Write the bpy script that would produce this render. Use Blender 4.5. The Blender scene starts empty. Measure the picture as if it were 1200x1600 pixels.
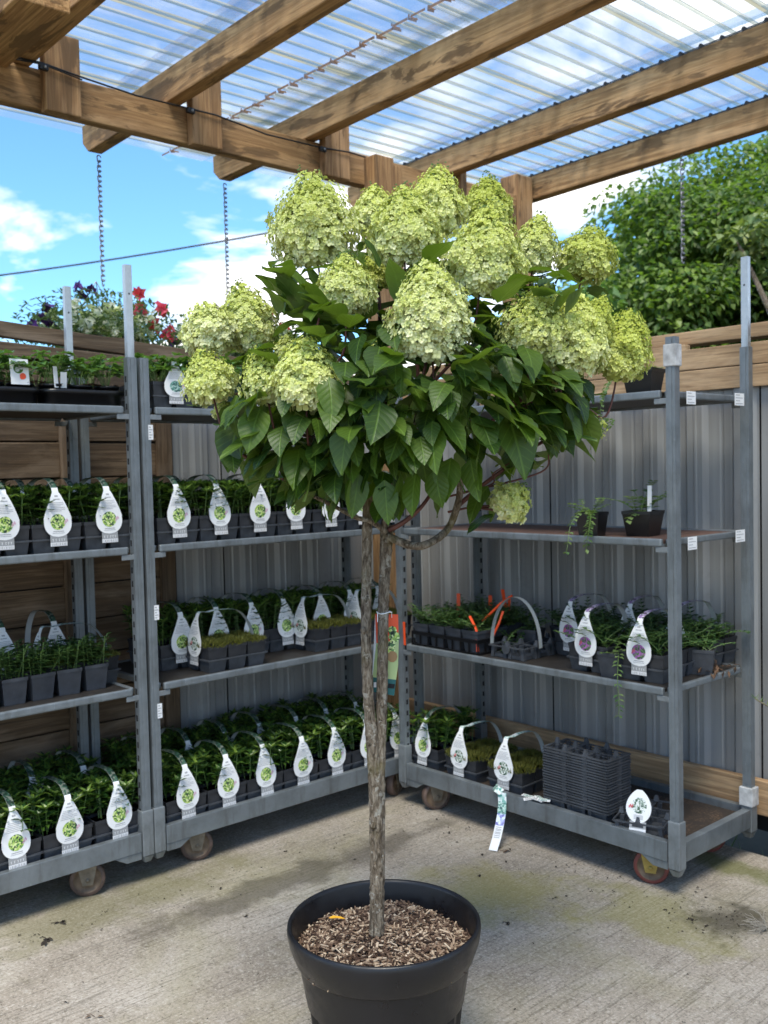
import bpy, bmesh, math, random
import numpy as np
from mathutils import Vector, Matrix, Quaternion
PI = math.pi
rad = math.radians
scene = bpy.context.scene

# ------------------------------------------------------------------ camera
F_PX, PITCH, ROLL, YAW, EYE = 1525.0, rad(2.48), rad(1.29), rad(47.952), 1.47
fw = Vector((-math.sin(YAW) * math.cos(PITCH), math.cos(YAW) * math.cos(PITCH), -math.sin(PITCH)))
r0 = Vector((math.cos(YAW), math.sin(YAW), 0.0))
u0 = r0.cross(fw)
cr = math.cos(ROLL) * r0 - math.sin(ROLL) * u0
cu = math.cos(ROLL) * u0 + math.sin(ROLL) * r0
CAM = Vector((0, 0, EYE))
cam_data = bpy.data.cameras.new("camera")
cam = bpy.data.objects.new("camera", cam_data)
scene.collection.objects.link(cam)
mx = Matrix((cr, cu, -fw)).transposed().to_4x4()
mx.translation = CAM
cam.matrix_world = mx
cam_data.sensor_fit = 'AUTO'
cam_data.sensor_width = 36.0
cam_data.lens = 36.0 * F_PX / 1600.0
cam_data.clip_start, cam_data.clip_end = 0.05, 2000
cam_data.dof.use_dof = True
cam_data.dof.focus_distance = 2.35
cam_data.dof.aperture_fstop = 5.8
scene.camera = cam


def at(px, py, depth):
    """a point the photograph shows at (px, py), depth metres in front of the lens"""
    return CAM + (fw + cr * ((px - 600) / F_PX) - cu * ((py - 800) / F_PX)) * depth


# ------------------------------------------------------------------ world, sun, exposure
SUN_EL, SUN_AZ = rad(63), rad(140)          # azimuth clockwise from +Y
world = bpy.data.worlds.new("World")
scene.world = world
world.use_nodes = True
wt = world.node_tree
wt.nodes.clear()


def wn(t, **k):
    n = wt.nodes.new(t)
    for a, b in k.items():
        setattr(n, a, b)
    return n


sky = wn('ShaderNodeTexSky', sky_type='NISHITA', sun_disc=False)
sky.sun_elevation, sky.sun_rotation = SUN_EL, SUN_AZ
sky.air_density, sky.dust_density, sky.ozone_density = 1.0, 0.4, 2.0
tint = wn('ShaderNodeMix', data_type='RGBA', blend_type='MULTIPLY')
tint.inputs[0].default_value = 1.0
tint.inputs[7].default_value = (0.54, 0.83, 1.02, 1)
tc = wn('ShaderNodeTexCoord')
sep = wn('ShaderNodeSeparateXYZ')
wt.links.new(tc.outputs['Generated'], sep.inputs[0])
addz = wn('ShaderNodeMath', operation='ADD'); addz.inputs[1].default_value = 0.22
wt.links.new(sep.outputs['Z'], addz.inputs[0])
mxz = wn('ShaderNodeMath', operation='MAXIMUM'); mxz.inputs[1].default_value = 0.05
wt.links.new(addz.outputs[0], mxz.inputs[0])
dvx = wn('ShaderNodeMath', operation='DIVIDE'); dvy = wn('ShaderNodeMath', operation='DIVIDE')
wt.links.new(sep.outputs['X'], dvx.inputs[0]); wt.links.new(mxz.outputs[0], dvx.inputs[1])
wt.links.new(sep.outputs['Y'], dvy.inputs[0]); wt.links.new(mxz.outputs[0], dvy.inputs[1])
cmb = wn('ShaderNodeCombineXYZ')
wt.links.new(dvx.outputs[0], cmb.inputs[0]); wt.links.new(dvy.outputs[0], cmb.inputs[1])
cmb.inputs[2].default_value = 8.3
cn = wn('ShaderNodeTexNoise'); cn.inputs['Scale'].default_value = 2.7
cn.inputs['Detail'].default_value = 9; cn.inputs['Roughness'].default_value = 0.52
cn.inputs['Distortion'].default_value = 0.25
wt.links.new(cmb.outputs[0], cn.inputs['Vector'])
cramp = wn('ShaderNodeValToRGB')
cramp.color_ramp.elements[0].position = 0.475
cramp.color_ramp.elements[1].position = 0.58
lowz = wn('ShaderNodeMath', operation='MULTIPLY_ADD')
lowz.inputs[1].default_value = -0.30; lowz.inputs[2].default_value = 0.075
wt.links.new(sep.outputs['Z'], lowz.inputs[0])
csum = wn('ShaderNodeMath', operation='ADD')
wt.links.new(cn.outputs[0], csum.inputs[0]); wt.links.new(lowz.outputs[0], csum.inputs[1])
wt.links.new(csum.outputs[0], cramp.inputs[0])
cmix = wn('ShaderNodeMix', data_type='RGBA')
wt.links.new(sky.outputs[0], tint.inputs[6])
wt.links.new(cramp.outputs[0], cmix.inputs[0])
wt.links.new(tint.outputs[2], cmix.inputs[6])
cr2 = wn('ShaderNodeValToRGB')
cr2.color_ramp.elements[0].position = 0.50; cr2.color_ramp.elements[0].color = (0.60, 0.61, 0.63, 1)
cr2.color_ramp.elements[1].position = 0.66; cr2.color_ramp.elements[1].color = (0.84, 0.825, 0.80, 1)
wt.links.new(csum.outputs[0], cr2.inputs[0])
cbr = wn('ShaderNodeVectorMath', operation='SCALE'); cbr.inputs['Scale'].default_value = 9.0
wt.links.new(cr2.outputs[0], cbr.inputs[0])
wt.links.new(cbr.outputs[0], cmix.inputs[7])
bg = wn('ShaderNodeBackground'); bg.inputs['Strength'].default_value = 0.11
wt.links.new(cmix.outputs[2], bg.inputs['Color'])
wo = wn('ShaderNodeOutputWorld')
wt.links.new(bg.outputs[0], wo.inputs['Surface'])

sd = bpy.data.lights.new("sun", 'SUN')
sd.energy, sd.angle, sd.color = 2.7, rad(24.0), (1.0, 0.92, 0.80)
so = bpy.data.objects.new("sun", sd)
scene.collection.objects.link(so)
sdir = Vector((math.sin(SUN_AZ) * math.cos(SUN_EL), math.cos(SUN_AZ) * math.cos(SUN_EL), math.sin(SUN_EL)))
so.rotation_euler = sdir.to_track_quat('Z', 'Y').to_euler()

scene.view_settings.view_transform = 'Standard'
scene.view_settings.look = 'None'
scene.view_settings.exposure = 1.38
scene.view_settings.gamma = 1.0
scene.cycles.max_bounces = 7
scene.cycles.diffuse_bounces = 3
scene.cycles.transparent_max_bounces = 14
scene.cycles.caustics_reflective = False
scene.cycles.caustics_refractive = False
scene.cycles.use_denoising = True
scene.cycles.sample_clamp_indirect = 6.0


# ------------------------------------------------------------------ mesh helpers
class MB:
    def __init__(s):
        s.v, s.f, s.m, s.uv, s.sm = [], [], [], [], []

    def add(s, vs, fs, mi=0, uvs=None, smooth=False):
        b = len(s.v)
        s.v += [tuple(p) for p in vs]
        s.uv += list(uvs) if uvs is not None else [(0.0, 0.0)] * len(vs)
        for f in fs:
            s.f.append(tuple(b + i for i in f)); s.m.append(mi); s.sm.append(smooth)

    def box(s, x0, x1, y0, y1, z0, z1, mi=0):
        s.add([(x0, y0, z0), (x1, y0, z0), (x1, y1, z0), (x0, y1, z0), (x0, y0, z1), (x1, y0, z1), (x1, y1, z1), (x0, y1, z1)],
              [(3, 2, 1, 0), (4, 5, 6, 7), (0, 1, 5, 4), (1, 2, 6, 5), (2, 3, 7, 6), (3, 0, 4, 7)], mi)

    def obox(s, c, a, b, d, mi=0):
        c, a, b, d = Vector(c), Vector(a), Vector(b), Vector(d)
        P = [c + a * i + b * j + d * k for k in (-1, 1) for i, j in ((-1, -1), (1, -1), (1, 1), (-1, 1))]
        s.add(P, [(3, 2, 1, 0), (4, 5, 6, 7), (0, 1, 5, 4), (1, 2, 6, 5), (2, 3, 7, 6), (3, 0, 4, 7)], mi)

    def frustum(s, cx, cy, z0, h0, z1, h1, mi=0, bottom=True, top=False, hy0=None, hy1=None):
        g0, g1 = hy0 or h0, hy1 or h1
        vs = [(cx + i * h0, cy + j * g0, z0) for i, j in ((-1, -1), (1, -1), (1, 1), (-1, 1))] + \
             [(cx + i * h1, cy + j * g1, z1) for i, j in ((-1, -1), (1, -1), (1, 1), (-1, 1))]
        fs = [(0, 1, 5, 4), (1, 2, 6, 5), (2, 3, 7, 6), (3, 0, 4, 7)]
        if bottom: fs.append((3, 2, 1, 0))
        if top: fs.append((4, 5, 6, 7))
        s.add(vs, fs, mi)

    def tube(s, pts, rads, n=8, mi=0, cap=True, jit=0.0, rng=None):
        pts = [Vector(p) for p in pts]
        if not hasattr(rads, '__len__'): rads = [rads] * len(pts)
        t0 = (pts[1] - pts[0]).normalized()
        ref = Vector((0, 0, 1)) if abs(t0.z) < 0.9 else Vector((1, 0, 0))
        a = t0.cross(ref).normalized()
        vs, uvs = [], []
        for i, p in enumerate(pts):
            t = (pts[min(i + 1, len(pts) - 1)] - pts[max(i - 1, 0)]).normalized()
            a = (a - t * a.dot(t)).normalized()
            b = t.cross(a)
            for k in range(n):
                r = rads[i] * (1 + (rng.uniform(-jit, jit) if jit else 0))
                vs.append(p + (a * math.cos(2 * PI * k / n) + b * math.sin(2 * PI * k / n)) * r)
                uvs.append((k / n, i / max(1, len(pts) - 1)))
        fs = [(i * n + k, i * n + (k + 1) % n, (i + 1) * n + (k + 1) % n, (i + 1) * n + k) for i in range(len(pts) - 1) for k in range(n)]
        if cap:
            fs.append(tuple(range(n - 1, -1, -1))); fs.append(tuple((len(pts) - 1) * n + k for k in range(n)))
        s.add(vs, fs, mi, uvs, smooth=n > 5)

    def lathe(s, prof, n=40, mi=0, c=(0, 0, 0), axis='z', smooth=True):
        vs = []
        for r, h in prof:
            for k in range(n):
                a = 2 * PI * k / n
                q = (r * math.cos(a), r * math.sin(a), h)
                if axis == 'y': q = (q[0], q[2], q[1])
                if axis == 'x': q = (q[2], q[0], q[1])
                vs.append((c[0] + q[0], c[1] + q[1], c[2] + q[2]))
        fs = [(i * n + k, i * n + (k + 1) % n, (i + 1) * n + (k + 1) % n, (i + 1) * n + k) for i in range(len(prof) - 1) for k in range(n)]
        s.add(vs, fs, mi, None, smooth)

    def disc(s, c, a, b, n=20, mi=0):
        c, a, b = Vector(c), Vector(a), Vector(b)
        s.add([c + a * math.cos(2 * PI * k / n) + b * math.sin(2 * PI * k / n) for k in range(n)], [tuple(range(n))], mi,
              [(0.5 + 0.5 * math.cos(2 * PI * k / n), 0.5 + 0.5 * math.sin(2 * PI * k / n)) for k in range(n)])

    def mesh(s, name, mats):
        me = bpy.data.meshes.new(name)
        me.from_pydata(s.v, [], s.f)
        for m in (mats if isinstance(mats, (list, tuple)) else [mats]): me.materials.append(m)
        me.polygons.foreach_set('material_index', s.m)
        me.polygons.foreach_set('use_smooth', s.sm)
        if any(u != (0.0, 0.0) for u in s.uv):
            lay = me.uv_layers.new(name='UVMap')
            li = np.empty(len(me.loops), dtype=np.int32)
            me.loops.foreach_get('vertex_index', li)
            lay.data.foreach_set('uv', np.array(s.uv, dtype=np.float32)[li].ravel())
        me.update()
        return me

    def build(s, name, mats, parent=None, bevel=0.0, seg=2):
        me = s.mesh(name, mats)
        if bevel:
            bm = bmesh.new(); bm.from_mesh(me)
            es = [e for e in bm.edges if len(e.link_faces) == 2 and e.calc_face_angle(0) > 0.7]
            bmesh.ops.bevel(bm, geom=es, offset=bevel, segments=seg, profile=0.6, affect='EDGES', clamp_overlap=True)
            bm.to_mesh(me); bm.free()
        o = bpy.data.objects.new(name, me)
        scene.collection.objects.link(o)
        if parent is not None: o.parent = parent
        return o


def link_mesh(name, me, parent=None, loc=None, rz=0.0):
    o = bpy.data.objects.new(name, me)
    scene.collection.objects.link(o)
    if parent is not None: o.parent = parent
    if loc is not None: o.location = loc
    o.rotation_euler = (0, 0, rz)
    return o


def thing(name, label, cat, loc=(0, 0, 0), rz=0.0, group=None):
    o = bpy.data.objects.new(name, None)
    o.empty_display_size = 0.05
    scene.collection.objects.link(o)
    o.location = loc; o.rotation_euler = (0, 0, rz)
    return tag(o, label, cat, group)


def tag(o, label=None, cat=None, group=None, kind=None):
    if label: o['label'] = label
    if cat: o['category'] = cat
    if group: o['group'] = group
    if kind: o['kind'] = kind
    return o


def dup(root, loc, rz, label, group=None):
    r = root.copy(); scene.collection.objects.link(r)
    r.location = loc; r.rotation_euler = (0, 0, rz); r['label'] = label
    if group: r['group'] = group

    def kids(a, b):
        for ch in list(a.children):
            c = ch.copy(); scene.collection.objects.link(c); c.parent = b
            kids(ch, c)
    kids(root, r)
    return r


ORD = ['first', 'second', 'third', 'fourth', 'fifth', 'sixth', 'seventh', 'eighth', 'ninth', 'tenth', 'eleventh', 'twelfth', 'thirteenth',
       'fourteenth', 'fifteenth', 'sixteenth', 'seventeenth', 'eighteenth', 'nineteenth', 'twentieth', 'twenty-first', 'twenty-second']


# ------------------------------------------------------------------ material helpers
class NT:
    def __init__(s, name, rough=0.6, metal=0.0, spec=0.5):
        s.m = bpy.data.materials.new(name); s.m.use_nodes = True
        s.t = s.m.node_tree; s.b = s.t.nodes['Principled BSDF']; s.out = s.t.nodes['Material Output']
        s.b.inputs['Roughness'].default_value = rough
        s.b.inputs['Metallic'].default_value = metal
        s.b.inputs['Specular IOR Level'].default_value = spec

    def n(s, t, ins=None, **k):
        nd = s.t.nodes.new(t)
        for a, b in k.items(): setattr(nd, a, b)
        for a, b in (ins or {}).items():
            if hasattr(b, 'links'): s.t.links.new(b, nd.inputs[a])
            else: nd.inputs[a].default_value = b
        return nd

    def link(s, a, b): s.t.links.new(a, b)

    def coords(s, kind='Object', scale=(1, 1, 1), loc=(0, 0, 0), rot=(0, 0, 0)):
        c = s.n('ShaderNodeTexCoord')
        return s.n('ShaderNodeMapping', {'Vector': c.outputs[kind], 'Scale': scale, 'Location': loc, 'Rotation': rot}).outputs[0]

    def noise(s, vec, scale, detail=4, rough=0.55, dist=0.0):
        d = {'Scale': scale, 'Detail': detail, 'Roughness': rough, 'Distortion': dist}
        if vec is not None: d['Vector'] = vec
        return s.n('ShaderNodeTexNoise', d).outputs[0]

    def ramp(s, fac, stops):
        r = s.n('ShaderNodeValToRGB', {'Fac': fac})
        e = r.color_ramp.elements
        while len(e) < len(stops): e.new(0.5)
        for el, (p, c) in zip(e, stops):
            el.position = p
            el.color = (c, c, c, 1) if not hasattr(c, '__len__') else (*c, 1)
        return r.outputs[0]

    def mix(s, fac, a, b, blend='MIX'):
        nd = s.n('ShaderNodeMix', data_type='RGBA', blend_type=blend)
        for i, x in ((0, fac), (6, a), (7, b)):
            if hasattr(x, 'links'): s.link(x, nd.inputs[i])
            elif i == 0: nd.inputs[0].default_value = x
            else: nd.inputs[i].default_value = (*x, 1)
        return nd.outputs[2]

    def math(s, op, a, b=0.0):
        nd = s.n('ShaderNodeMath', operation=op)
        for i, x in enumerate((a, b)):
            if hasattr(x, 'links'): s.link(x, nd.inputs[i])
            else: nd.inputs[i].default_value = x
        return nd.outputs[0]

    def bump(s, h, strength=0.3, dist=0.01):
        nd = s.n('ShaderNodeBump', {'Height': h, 'Strength': strength, 'Distance': dist})
        s.link(nd.outputs[0], s.b.inputs['Normal'])

    def col(s, c):
        if hasattr(c, 'links'): s.link(c, s.b.inputs['Base Color'])
        else: s.b.inputs['Base Color'].default_value = (*c, 1)


def plain(name, c, rough=0.6, metal=0.0, var=0.0, spec=0.5, scale=30):
    k = NT(name, rough, metal, spec)
    if var:
        f = k.noise(k.coords(), scale, 5)
        k.col(k.ramp(f, [(0.3, tuple(x * (1 - var) for x in c)), (0.7, tuple(min(1, x * (1 + var)) for x in c))]))
    else: k.col(c)
    return k.m


def wood(name, axis, light, dark, stain=0.5, rough=0.75, end=None, seed=0.0):
    """sawn softwood: grain drawn out along one axis, knots, dark weather stains"""
    k = NT(name, rough)
    sc = [26, 26, 26]; sc[axis] = 1.2
    info = k.n('ShaderNodeObjectInfo')
    off = k.math('MULTIPLY', info.outputs['Random'], 37.0)
    c = k.n('ShaderNodeTexCoord')
    shift = k.n('ShaderNodeVectorMath', {0: c.outputs['Object'], 1: k.n('ShaderNodeCombineXYZ', {0: off, 1: off, 2: off}).outputs[0]}, operation='ADD').outputs[0]
    v = k.n('ShaderNodeMapping', {'Vector': shift, 'Scale': sc}).outputs[0]
    g = k.noise(v, 1.6, 8, 0.62, 1.4)
    base = k.ramp(g, [(0.30, tuple(x * .75 for x in dark)), (0.47, dark), (0.6, light), (0.75, tuple(min(1, x * 1.12) for x in light))])
    sc2 = [11, 11, 11]; sc2[axis] = 2.4
    v2 = k.n('ShaderNodeMapping', {'Vector': shift, 'Scale': sc2}).outputs[0]
    st = k.noise(v2, 1.0, 6, 0.6, 0.6)
    stm = k.ramp(st, [(0.545, 0.0), (0.585, stain)])
    sc4 = [95, 95, 95]; sc4[axis] = 2.2
    fine = k.noise(k.n('ShaderNodeMapping', {'Vector': shift, 'Scale': sc4}).outputs[0], 1.0, 6, 0.7, 0.5)
    base = k.mix(k.ramp(fine, [(0.36, 0.7), (0.5, 0.0)]), base, tuple(x * 0.5 for x in dark))
    pale = k.noise(k.n('ShaderNodeMapping', {'Vector': shift, 'Scale': sc2, 'Location': (4, 9, 2)}).outputs[0], 0.8, 5, 0.6, 0.4)
    base = k.mix(k.ramp(pale, [(0.52, 0.0), (0.64, 0.55)]), base, tuple(min(1, x * 1.25 + .06) for x in light))
    crk = k.noise(k.n('ShaderNodeMapping', {'Vector': shift, 'Scale': [x * .5 for x in sc4]}).outputs[0], 1.0, 3, 0.5, 0.2)
    base = k.mix(k.ramp(crk, [(0.25, 0.9), (0.31, 0.0)]), base, tuple(x * 0.15 for x in dark))
    base = k.mix(stm, base, tuple(x * 0.30 for x in dark))
    sc3 = [9, 9, 9]; sc3[axis] = 4
    vo = k.n('ShaderNodeTexVoronoi', {'Vector': k.n('ShaderNodeMapping', {'Vector': shift, 'Scale': sc3}).outputs[0], 'Scale': 0.9})
    kn = k.ramp(vo.outputs['Distance'], [(0.05, 0.9), (0.16, 0.0)])
    base = k.mix(kn, base, tuple(x * 0.3 for x in dark))
    big = k.noise(shift, 1.3, 2)
    base = k.mix(k.ramp(big, [(0.35, 0.0), (0.7, 0.35)]), base, tuple(x * 0.7 for x in light))
    k.col(base)
    k.bump(g, 0.35, 0.006)
    return k.m


M = {}
M['raft_x'] = wood('rafter timber', 0, (0.62, 0.375, 0.165), (0.42, 0.23, 0.092), 0.85)
M['beam_y'] = wood('beam timber', 1, (0.54, 0.325, 0.145), (0.36, 0.20, 0.083), 0.8)
M['post_z'] = wood('post timber', 2, (0.48, 0.285, 0.13), (0.31, 0.168, 0.072), 0.7)
M['rail_x'] = wood('rail timber', 0, (0.56, 0.37, 0.20), (0.42, 0.26, 0.135), 0.12)
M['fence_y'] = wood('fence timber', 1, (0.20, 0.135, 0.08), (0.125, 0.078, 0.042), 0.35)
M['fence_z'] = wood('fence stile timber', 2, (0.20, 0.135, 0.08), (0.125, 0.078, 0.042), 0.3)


def galv_mat(name, c, rough, metal):
    k = NT(name, rough, metal)
    v = k.coords()
    vo = k.n('ShaderNodeTexVoronoi', {'Vector': v, 'Scale': 55.0})
    sp = k.noise(v, 9, 7, 0.65)
    dirt = k.noise(k.coords(scale=(18, 18, 3)), 1.5, 6, 0.65)
    base = k.ramp(sp, [(0.3, tuple(x * 0.72 for x in c)), (0.7, tuple(x * 1.2 for x in c))])
    base = k.mix(k.math('MULTIPLY', vo.outputs['Color'], 0.25), base, tuple(x * 1.3 for x in c))
    base = k.mix(k.ramp(dirt, [(0.52, 0.0), (0.70, 0.45)]), base, (0.085, 0.08, 0.07))
    scr = k.noise(k.coords(scale=(30, 30, 4), loc=(5, 2, 9)), 2.0, 8, 0.75)
    base = k.mix(k.ramp(scr, [(0.62, 0.0), (0.68, 0.5)]), base, tuple(min(1, x * 2.2) for x in c))
    k.col(base)
    k.link(k.ramp(sp, [(0.3, rough - 0.1), (0.7, rough + 0.15)]), k.b.inputs['Roughness'])
    k.bump(sp, 0.08, 0.004)
    return k.m


M['galv'] = galv_mat('galvanised steel', (0.21, 0.235, 0.25), 0.45, 0.5)
M['galv_light'] = galv_mat('worn zinc', (0.25, 0.272, 0.282), 0.5, 0.45)
M['zinc_new'] = galv_mat('bright zinc', (0.50, 0.54, 0.57), 0.4, 0.7)
M['gap_shade'] = plain('rib gap shade', (0.05, 0.05, 0.055), 0.9)
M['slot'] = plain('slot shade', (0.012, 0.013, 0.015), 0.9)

k = NT('shelf board', 0.55)
v = k.coords()
k.col(k.mix(k.ramp(k.noise(v, 22, 8, 0.7), [(0.5, 0.0), (0.68, 0.7)]), (0.022, 0.019, 0.017), (0.06, 0.048, 0.038)))
k.bump(k.noise(v, 60, 4), 0.2, 0.003); M['board'] = k.m
k = NT('rusty shelf board', 0.7)
v = k.coords()
k.col(k.ramp(k.noise(v, 14, 8, 0.7), [(0.3, (0.06, 0.035, 0.028)), (0.6, (0.14, 0.075, 0.055)), (0.75, (0.22, 0.17, 0.14))])); M['board_red'] = k.m
k = NT('littered deck', 0.9)
v = k.coords()
vo = k.n('ShaderNodeTexVoronoi', {'Vector': v, 'Scale': 90.0})
k.col(k.mix(k.ramp(k.noise(v, 7, 6, 0.6), [(0.45, 0.0), (0.6, 0.8)]), (0.03, 0.022, 0.017), k.ramp(vo.outputs['Distance'], [(0.1, (0.16, 0.10, 0.06)), (0.5, (0.045, 0.03, 0.02))]))); M['deck'] = k.m

M['pot'] = plain('dark grey pot plastic', (0.030, 0.032, 0.037), 0.42, var=0.25)
M['pot_grey'] = plain('slate pot plastic', (0.045, 0.05, 0.06), 0.45, var=0.25)
M['tray'] = plain('grey tray plastic', (0.058, 0.064, 0.074), 0.45, var=0.3)
M['black'] = plain('black plastic', (0.006, 0.006, 0.007), 0.33, var=0.2)
M['soil'] = plain('potting soil', (0.025, 0.018, 0.013), 0.95, var=0.6, scale=120)
M['white'] = plain('white card', (0.86, 0.86, 0.85), 0.45)
M['card_back'] = plain('card back', (0.55, 0.57, 0.57), 0.5)
M['wrap'] = plain('dirty white tape', (0.48, 0.48, 0.47), 0.5, var=.35)
M['ink'] = plain('grey print', (0.42, 0.42, 0.43), 0.6)
M['price'] = plain('grey price strip', (0.33, 0.335, 0.34), 0.5)
M['bar'] = plain('barcode white', (0.78, 0.78, 0.78), 0.5)
M['pink'] = plain('pink scrawl print', (0.70, 0.45, 0.55), 0.6)
M['redprint'] = plain('red print', (0.75, 0.16, 0.18), 0.6)
M['red'] = plain('orange red plastic', (0.85, 0.09, 0.02), 0.4)
M['wire'] = plain('black cable', (0.01, 0.01, 0.01), 0.5)
M['chain'] = plain('chain steel', (0.30, 0.30, 0.31), 0.45, 0.6)
M['brass'] = plain('yellow zinc bracket', (0.42, 0.30, 0.08), 0.45, 0.35, var=0.3)
M['bracket'] = plain('dirty bracket', (0.19, 0.155, 0.11), 0.6, 0.2, var=0.4)
M['tyre_red'] = plain('red tyre', (0.16, 0.045, 0.035), 0.6, var=0.3)
M['tyre_brown'] = plain('brown tyre', (0.10, 0.065, 0.05), 0.65, var=0.4)
M['hub_brown'] = plain('wheel disc brown', (0.15, 0.10, 0.06), 0.6, var=0.4)
M['stem_red'] = plain('reddish stem', (0.12, 0.04, 0.03), 0.55, var=0.4)
M['stem_green'] = plain('green stem', (0.12, 0.20, 0.05), 0.55, var=0.3)
M['dead'] = plain('dead leaf', (0.10, 0.055, 0.03), 0.8, var=0.5)
M['yellowleaf'] = plain('yellow leaf', (0.75, 0.38, 0.02), 0.5)
M['root'] = plain('pale dry roots', (0.30, 0.27, 0.22), 0.9)


def print_mat(name, cols, scale=60.0, pos=(0.1, 0.35, 0.6, 0.8)):
    k = NT(name, 0.45)
    vo = k.n('ShaderNodeTexVoronoi', {'Vector': k.coords(), 'Scale': scale, 'Randomness': 1.0})
    f = k.n('ShaderNodeSeparateColor', {0: vo.outputs['Color']}).outputs[0]
    k.col(k.ramp(f, list(zip(pos, cols))))
    return k.m


M['pic_green'] = print_mat('printed green leaves', [(0.02, 0.05, 0.03), (0.10, 0.26, 0.07), (0.45, 0.62, 0.10), (0.70, 0.80, 0.35)], 190)
M['pic_purple'] = print_mat('printed purple flowers', [(0.03, 0.10, 0.03), (0.16, 0.28, 0.12), (0.32, 0.05, 0.32), (0.50, 0.16, 0.52)], 190)
M['pic_white'] = print_mat('printed white flowers', [(0.02, 0.06, 0.03), (0.08, 0.17, 0.09), (0.6, 0.66, 0.6), (0.82, 0.85, 0.8)], 200)
M['pic_teal'] = print_mat('printed blue green leaves', [(0.02, 0.07, 0.07), (0.07, 0.22, 0.18), (0.20, 0.42, 0.34), (0.5, 0.65, 0.58)], 190)
M['strap_green'] = print_mat('printed strap leaves', [(0.012, 0.03, 0.022), (0.022, 0.07, 0.045), (0.05, 0.12, 0.075), (0.18, 0.20, 0.16)], 120, (0.1, 0.4, 0.6, 0.85))
M['strap_teal'] = print_mat('printed strap mint', [(0.10, 0.34, 0.28), (0.3, 0.55, 0.48), (0.72, 0.78, 0.76), (0.8, 0.85, 0.84)], 110)
M['strap_purple'] = print_mat('printed strap purple', [(0.05, 0.09, 0.05), (0.15, 0.08, 0.22), (0.33, 0.18, 0.45), (0.6, 0.55, 0.65)], 120)
M['strap_clear'] = plain('clear grey strap', (0.42, 0.45, 0.45), 0.3)


def leaf_mat(name, c_lo, c_hi, back, rough=0.38, trans=0.28, veins=False, pos=(0.15, 0.85), noise_s=None):
    k = NT(name, rough, spec=0.45)
    geo = k.n('ShaderNodeNewGeometry')
    base = k.ramp(geo.outputs['Random Per Island'], [(pos[0], c_lo), (pos[1], c_hi)])
    if noise_s:
        base = k.mix(k.ramp(k.noise(k.coords(), noise_s, 3), [(0.35, 0.0), (0.65, 0.6)]), base, tuple(x * 0.55 for x in c_lo))
    if veins:
        uv = k.n('ShaderNodeUVMap').outputs[0]
        sp = k.n('ShaderNodeSeparateXYZ', {0: uv})
        ax = k.math('ABSOLUTE', k.math('SUBTRACT', sp.outputs[0], 0.5))
        w = k.math('SUBTRACT', k.math('MULTIPLY', sp.outputs[1], 7.0), k.math('MULTIPLY', ax, 5.0))
        fr = k.math('ABSOLUTE', k.math('SUBTRACT', k.math('FRACT', w), 0.5))
        vein = k.ramp(fr, [(0.02, 1.0), (0.10, 0.0)])
        mid = k.ramp(ax, [(0.012, 1.0), (0.03, 0.0)])
        vm = k.math('MAXIMUM', k.math('MULTIPLY', vein, 0.45), mid)
        base = k.mix(k.math('MULTIPLY', vm, 0.30), base, tuple(min(1, x * 2.6 + 0.02) for x in c_hi))
        k.bump(k.math('SUBTRACT', fr, k.math('MULTIPLY', mid, 0.6)), 0.3, 0.003)
    base = k.mix(k.math('MULTIPLY', geo.outputs['Backfacing'], 0.8), base, back)
    k.col(base)
    tr = k.n('ShaderNodeBsdfTranslucent', {'Color': k.mix(1.0, base, (1.6, 1.8, 0.5), 'MULTIPLY')})
    ms = k.n('ShaderNodeMixShader', {0: trans, 1: k.b.outputs[0], 2: tr.outputs[0]})
    k.link(ms.outputs[0], k.out.inputs['Surface'])
    return k.m


M['hyd_leaf'] = leaf_mat('hydrangea leaf', (0.022, 0.055, 0.008), (0.080, 0.140, 0.014), (0.12, 0.175, 0.04), 0.45, 0.30, True)
M['pachy'] = leaf_mat('glossy groundcover leaf', (0.018, 0.055, 0.012), (0.085, 0.17, 0.025), (0.06, 0.11, 0.03), 0.32, 0.2, pos=(0.3, 0.95))
M['pachy_tip'] = leaf_mat('young groundcover leaf', (0.07, 0.14, 0.02), (0.22, 0.32, 0.05), (0.12, 0.19, 0.05), 0.32, 0.25)
M['narrow'] = leaf_mat('narrow leaf', (0.022, 0.055, 0.016), (0.06, 0.12, 0.03), (0.05, 0.09, 0.03), 0.4, 0.2)
M['moss'] = leaf_mat('moss blade', (0.075, 0.085, 0.012), (0.17, 0.165, 0.025), (0.10, 0.11, 0.02), 0.7, 0.25)
M['vinca'] = leaf_mat('trailing leaf', (0.02, 0.055, 0.018), (0.065, 0.13, 0.04), (0.10, 0.17, 0.07), 0.4, 0.2)
M['vinca_light'] = leaf_mat('pale trailing leaf', (0.06, 0.13, 0.04), (0.20, 0.28, 0.10), (0.15, 0.22, 0.09), 0.45, 0.3)
M['strawb'] = leaf_mat('strawberry leaf', (0.055, 0.13, 0.025), (0.13, 0.26, 0.05), (0.12, 0.20, 0.08), 0.45, 0.3)
M['tree_leaf'] = leaf_mat('tree leaf', (0.055, 0.115, 0.026), (0.20, 0.29, 0.055), (0.12, 0.19, 0.06), 0.5, 0.42, noise_s=0.9)
M['tree_leaf_light'] = leaf_mat('pale tree leaf', (0.10, 0.17, 0.05), (0.24, 0.28, 0.11), (0.16, 0.20, 0.09), 0.45, 0.3)
M['basket_leaf'] = leaf_mat('basket leaf', (0.05, 0.095, 0.045), (0.12, 0.19, 0.09), (0.12, 0.17, 0.09), 0.5, 0.3)
M['petal_white'] = leaf_mat('white petal', (0.62, 0.64, 0.62), (0.82, 0.82, 0.82), (0.7, 0.7, 0.7), 0.5, 0.3)
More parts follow.
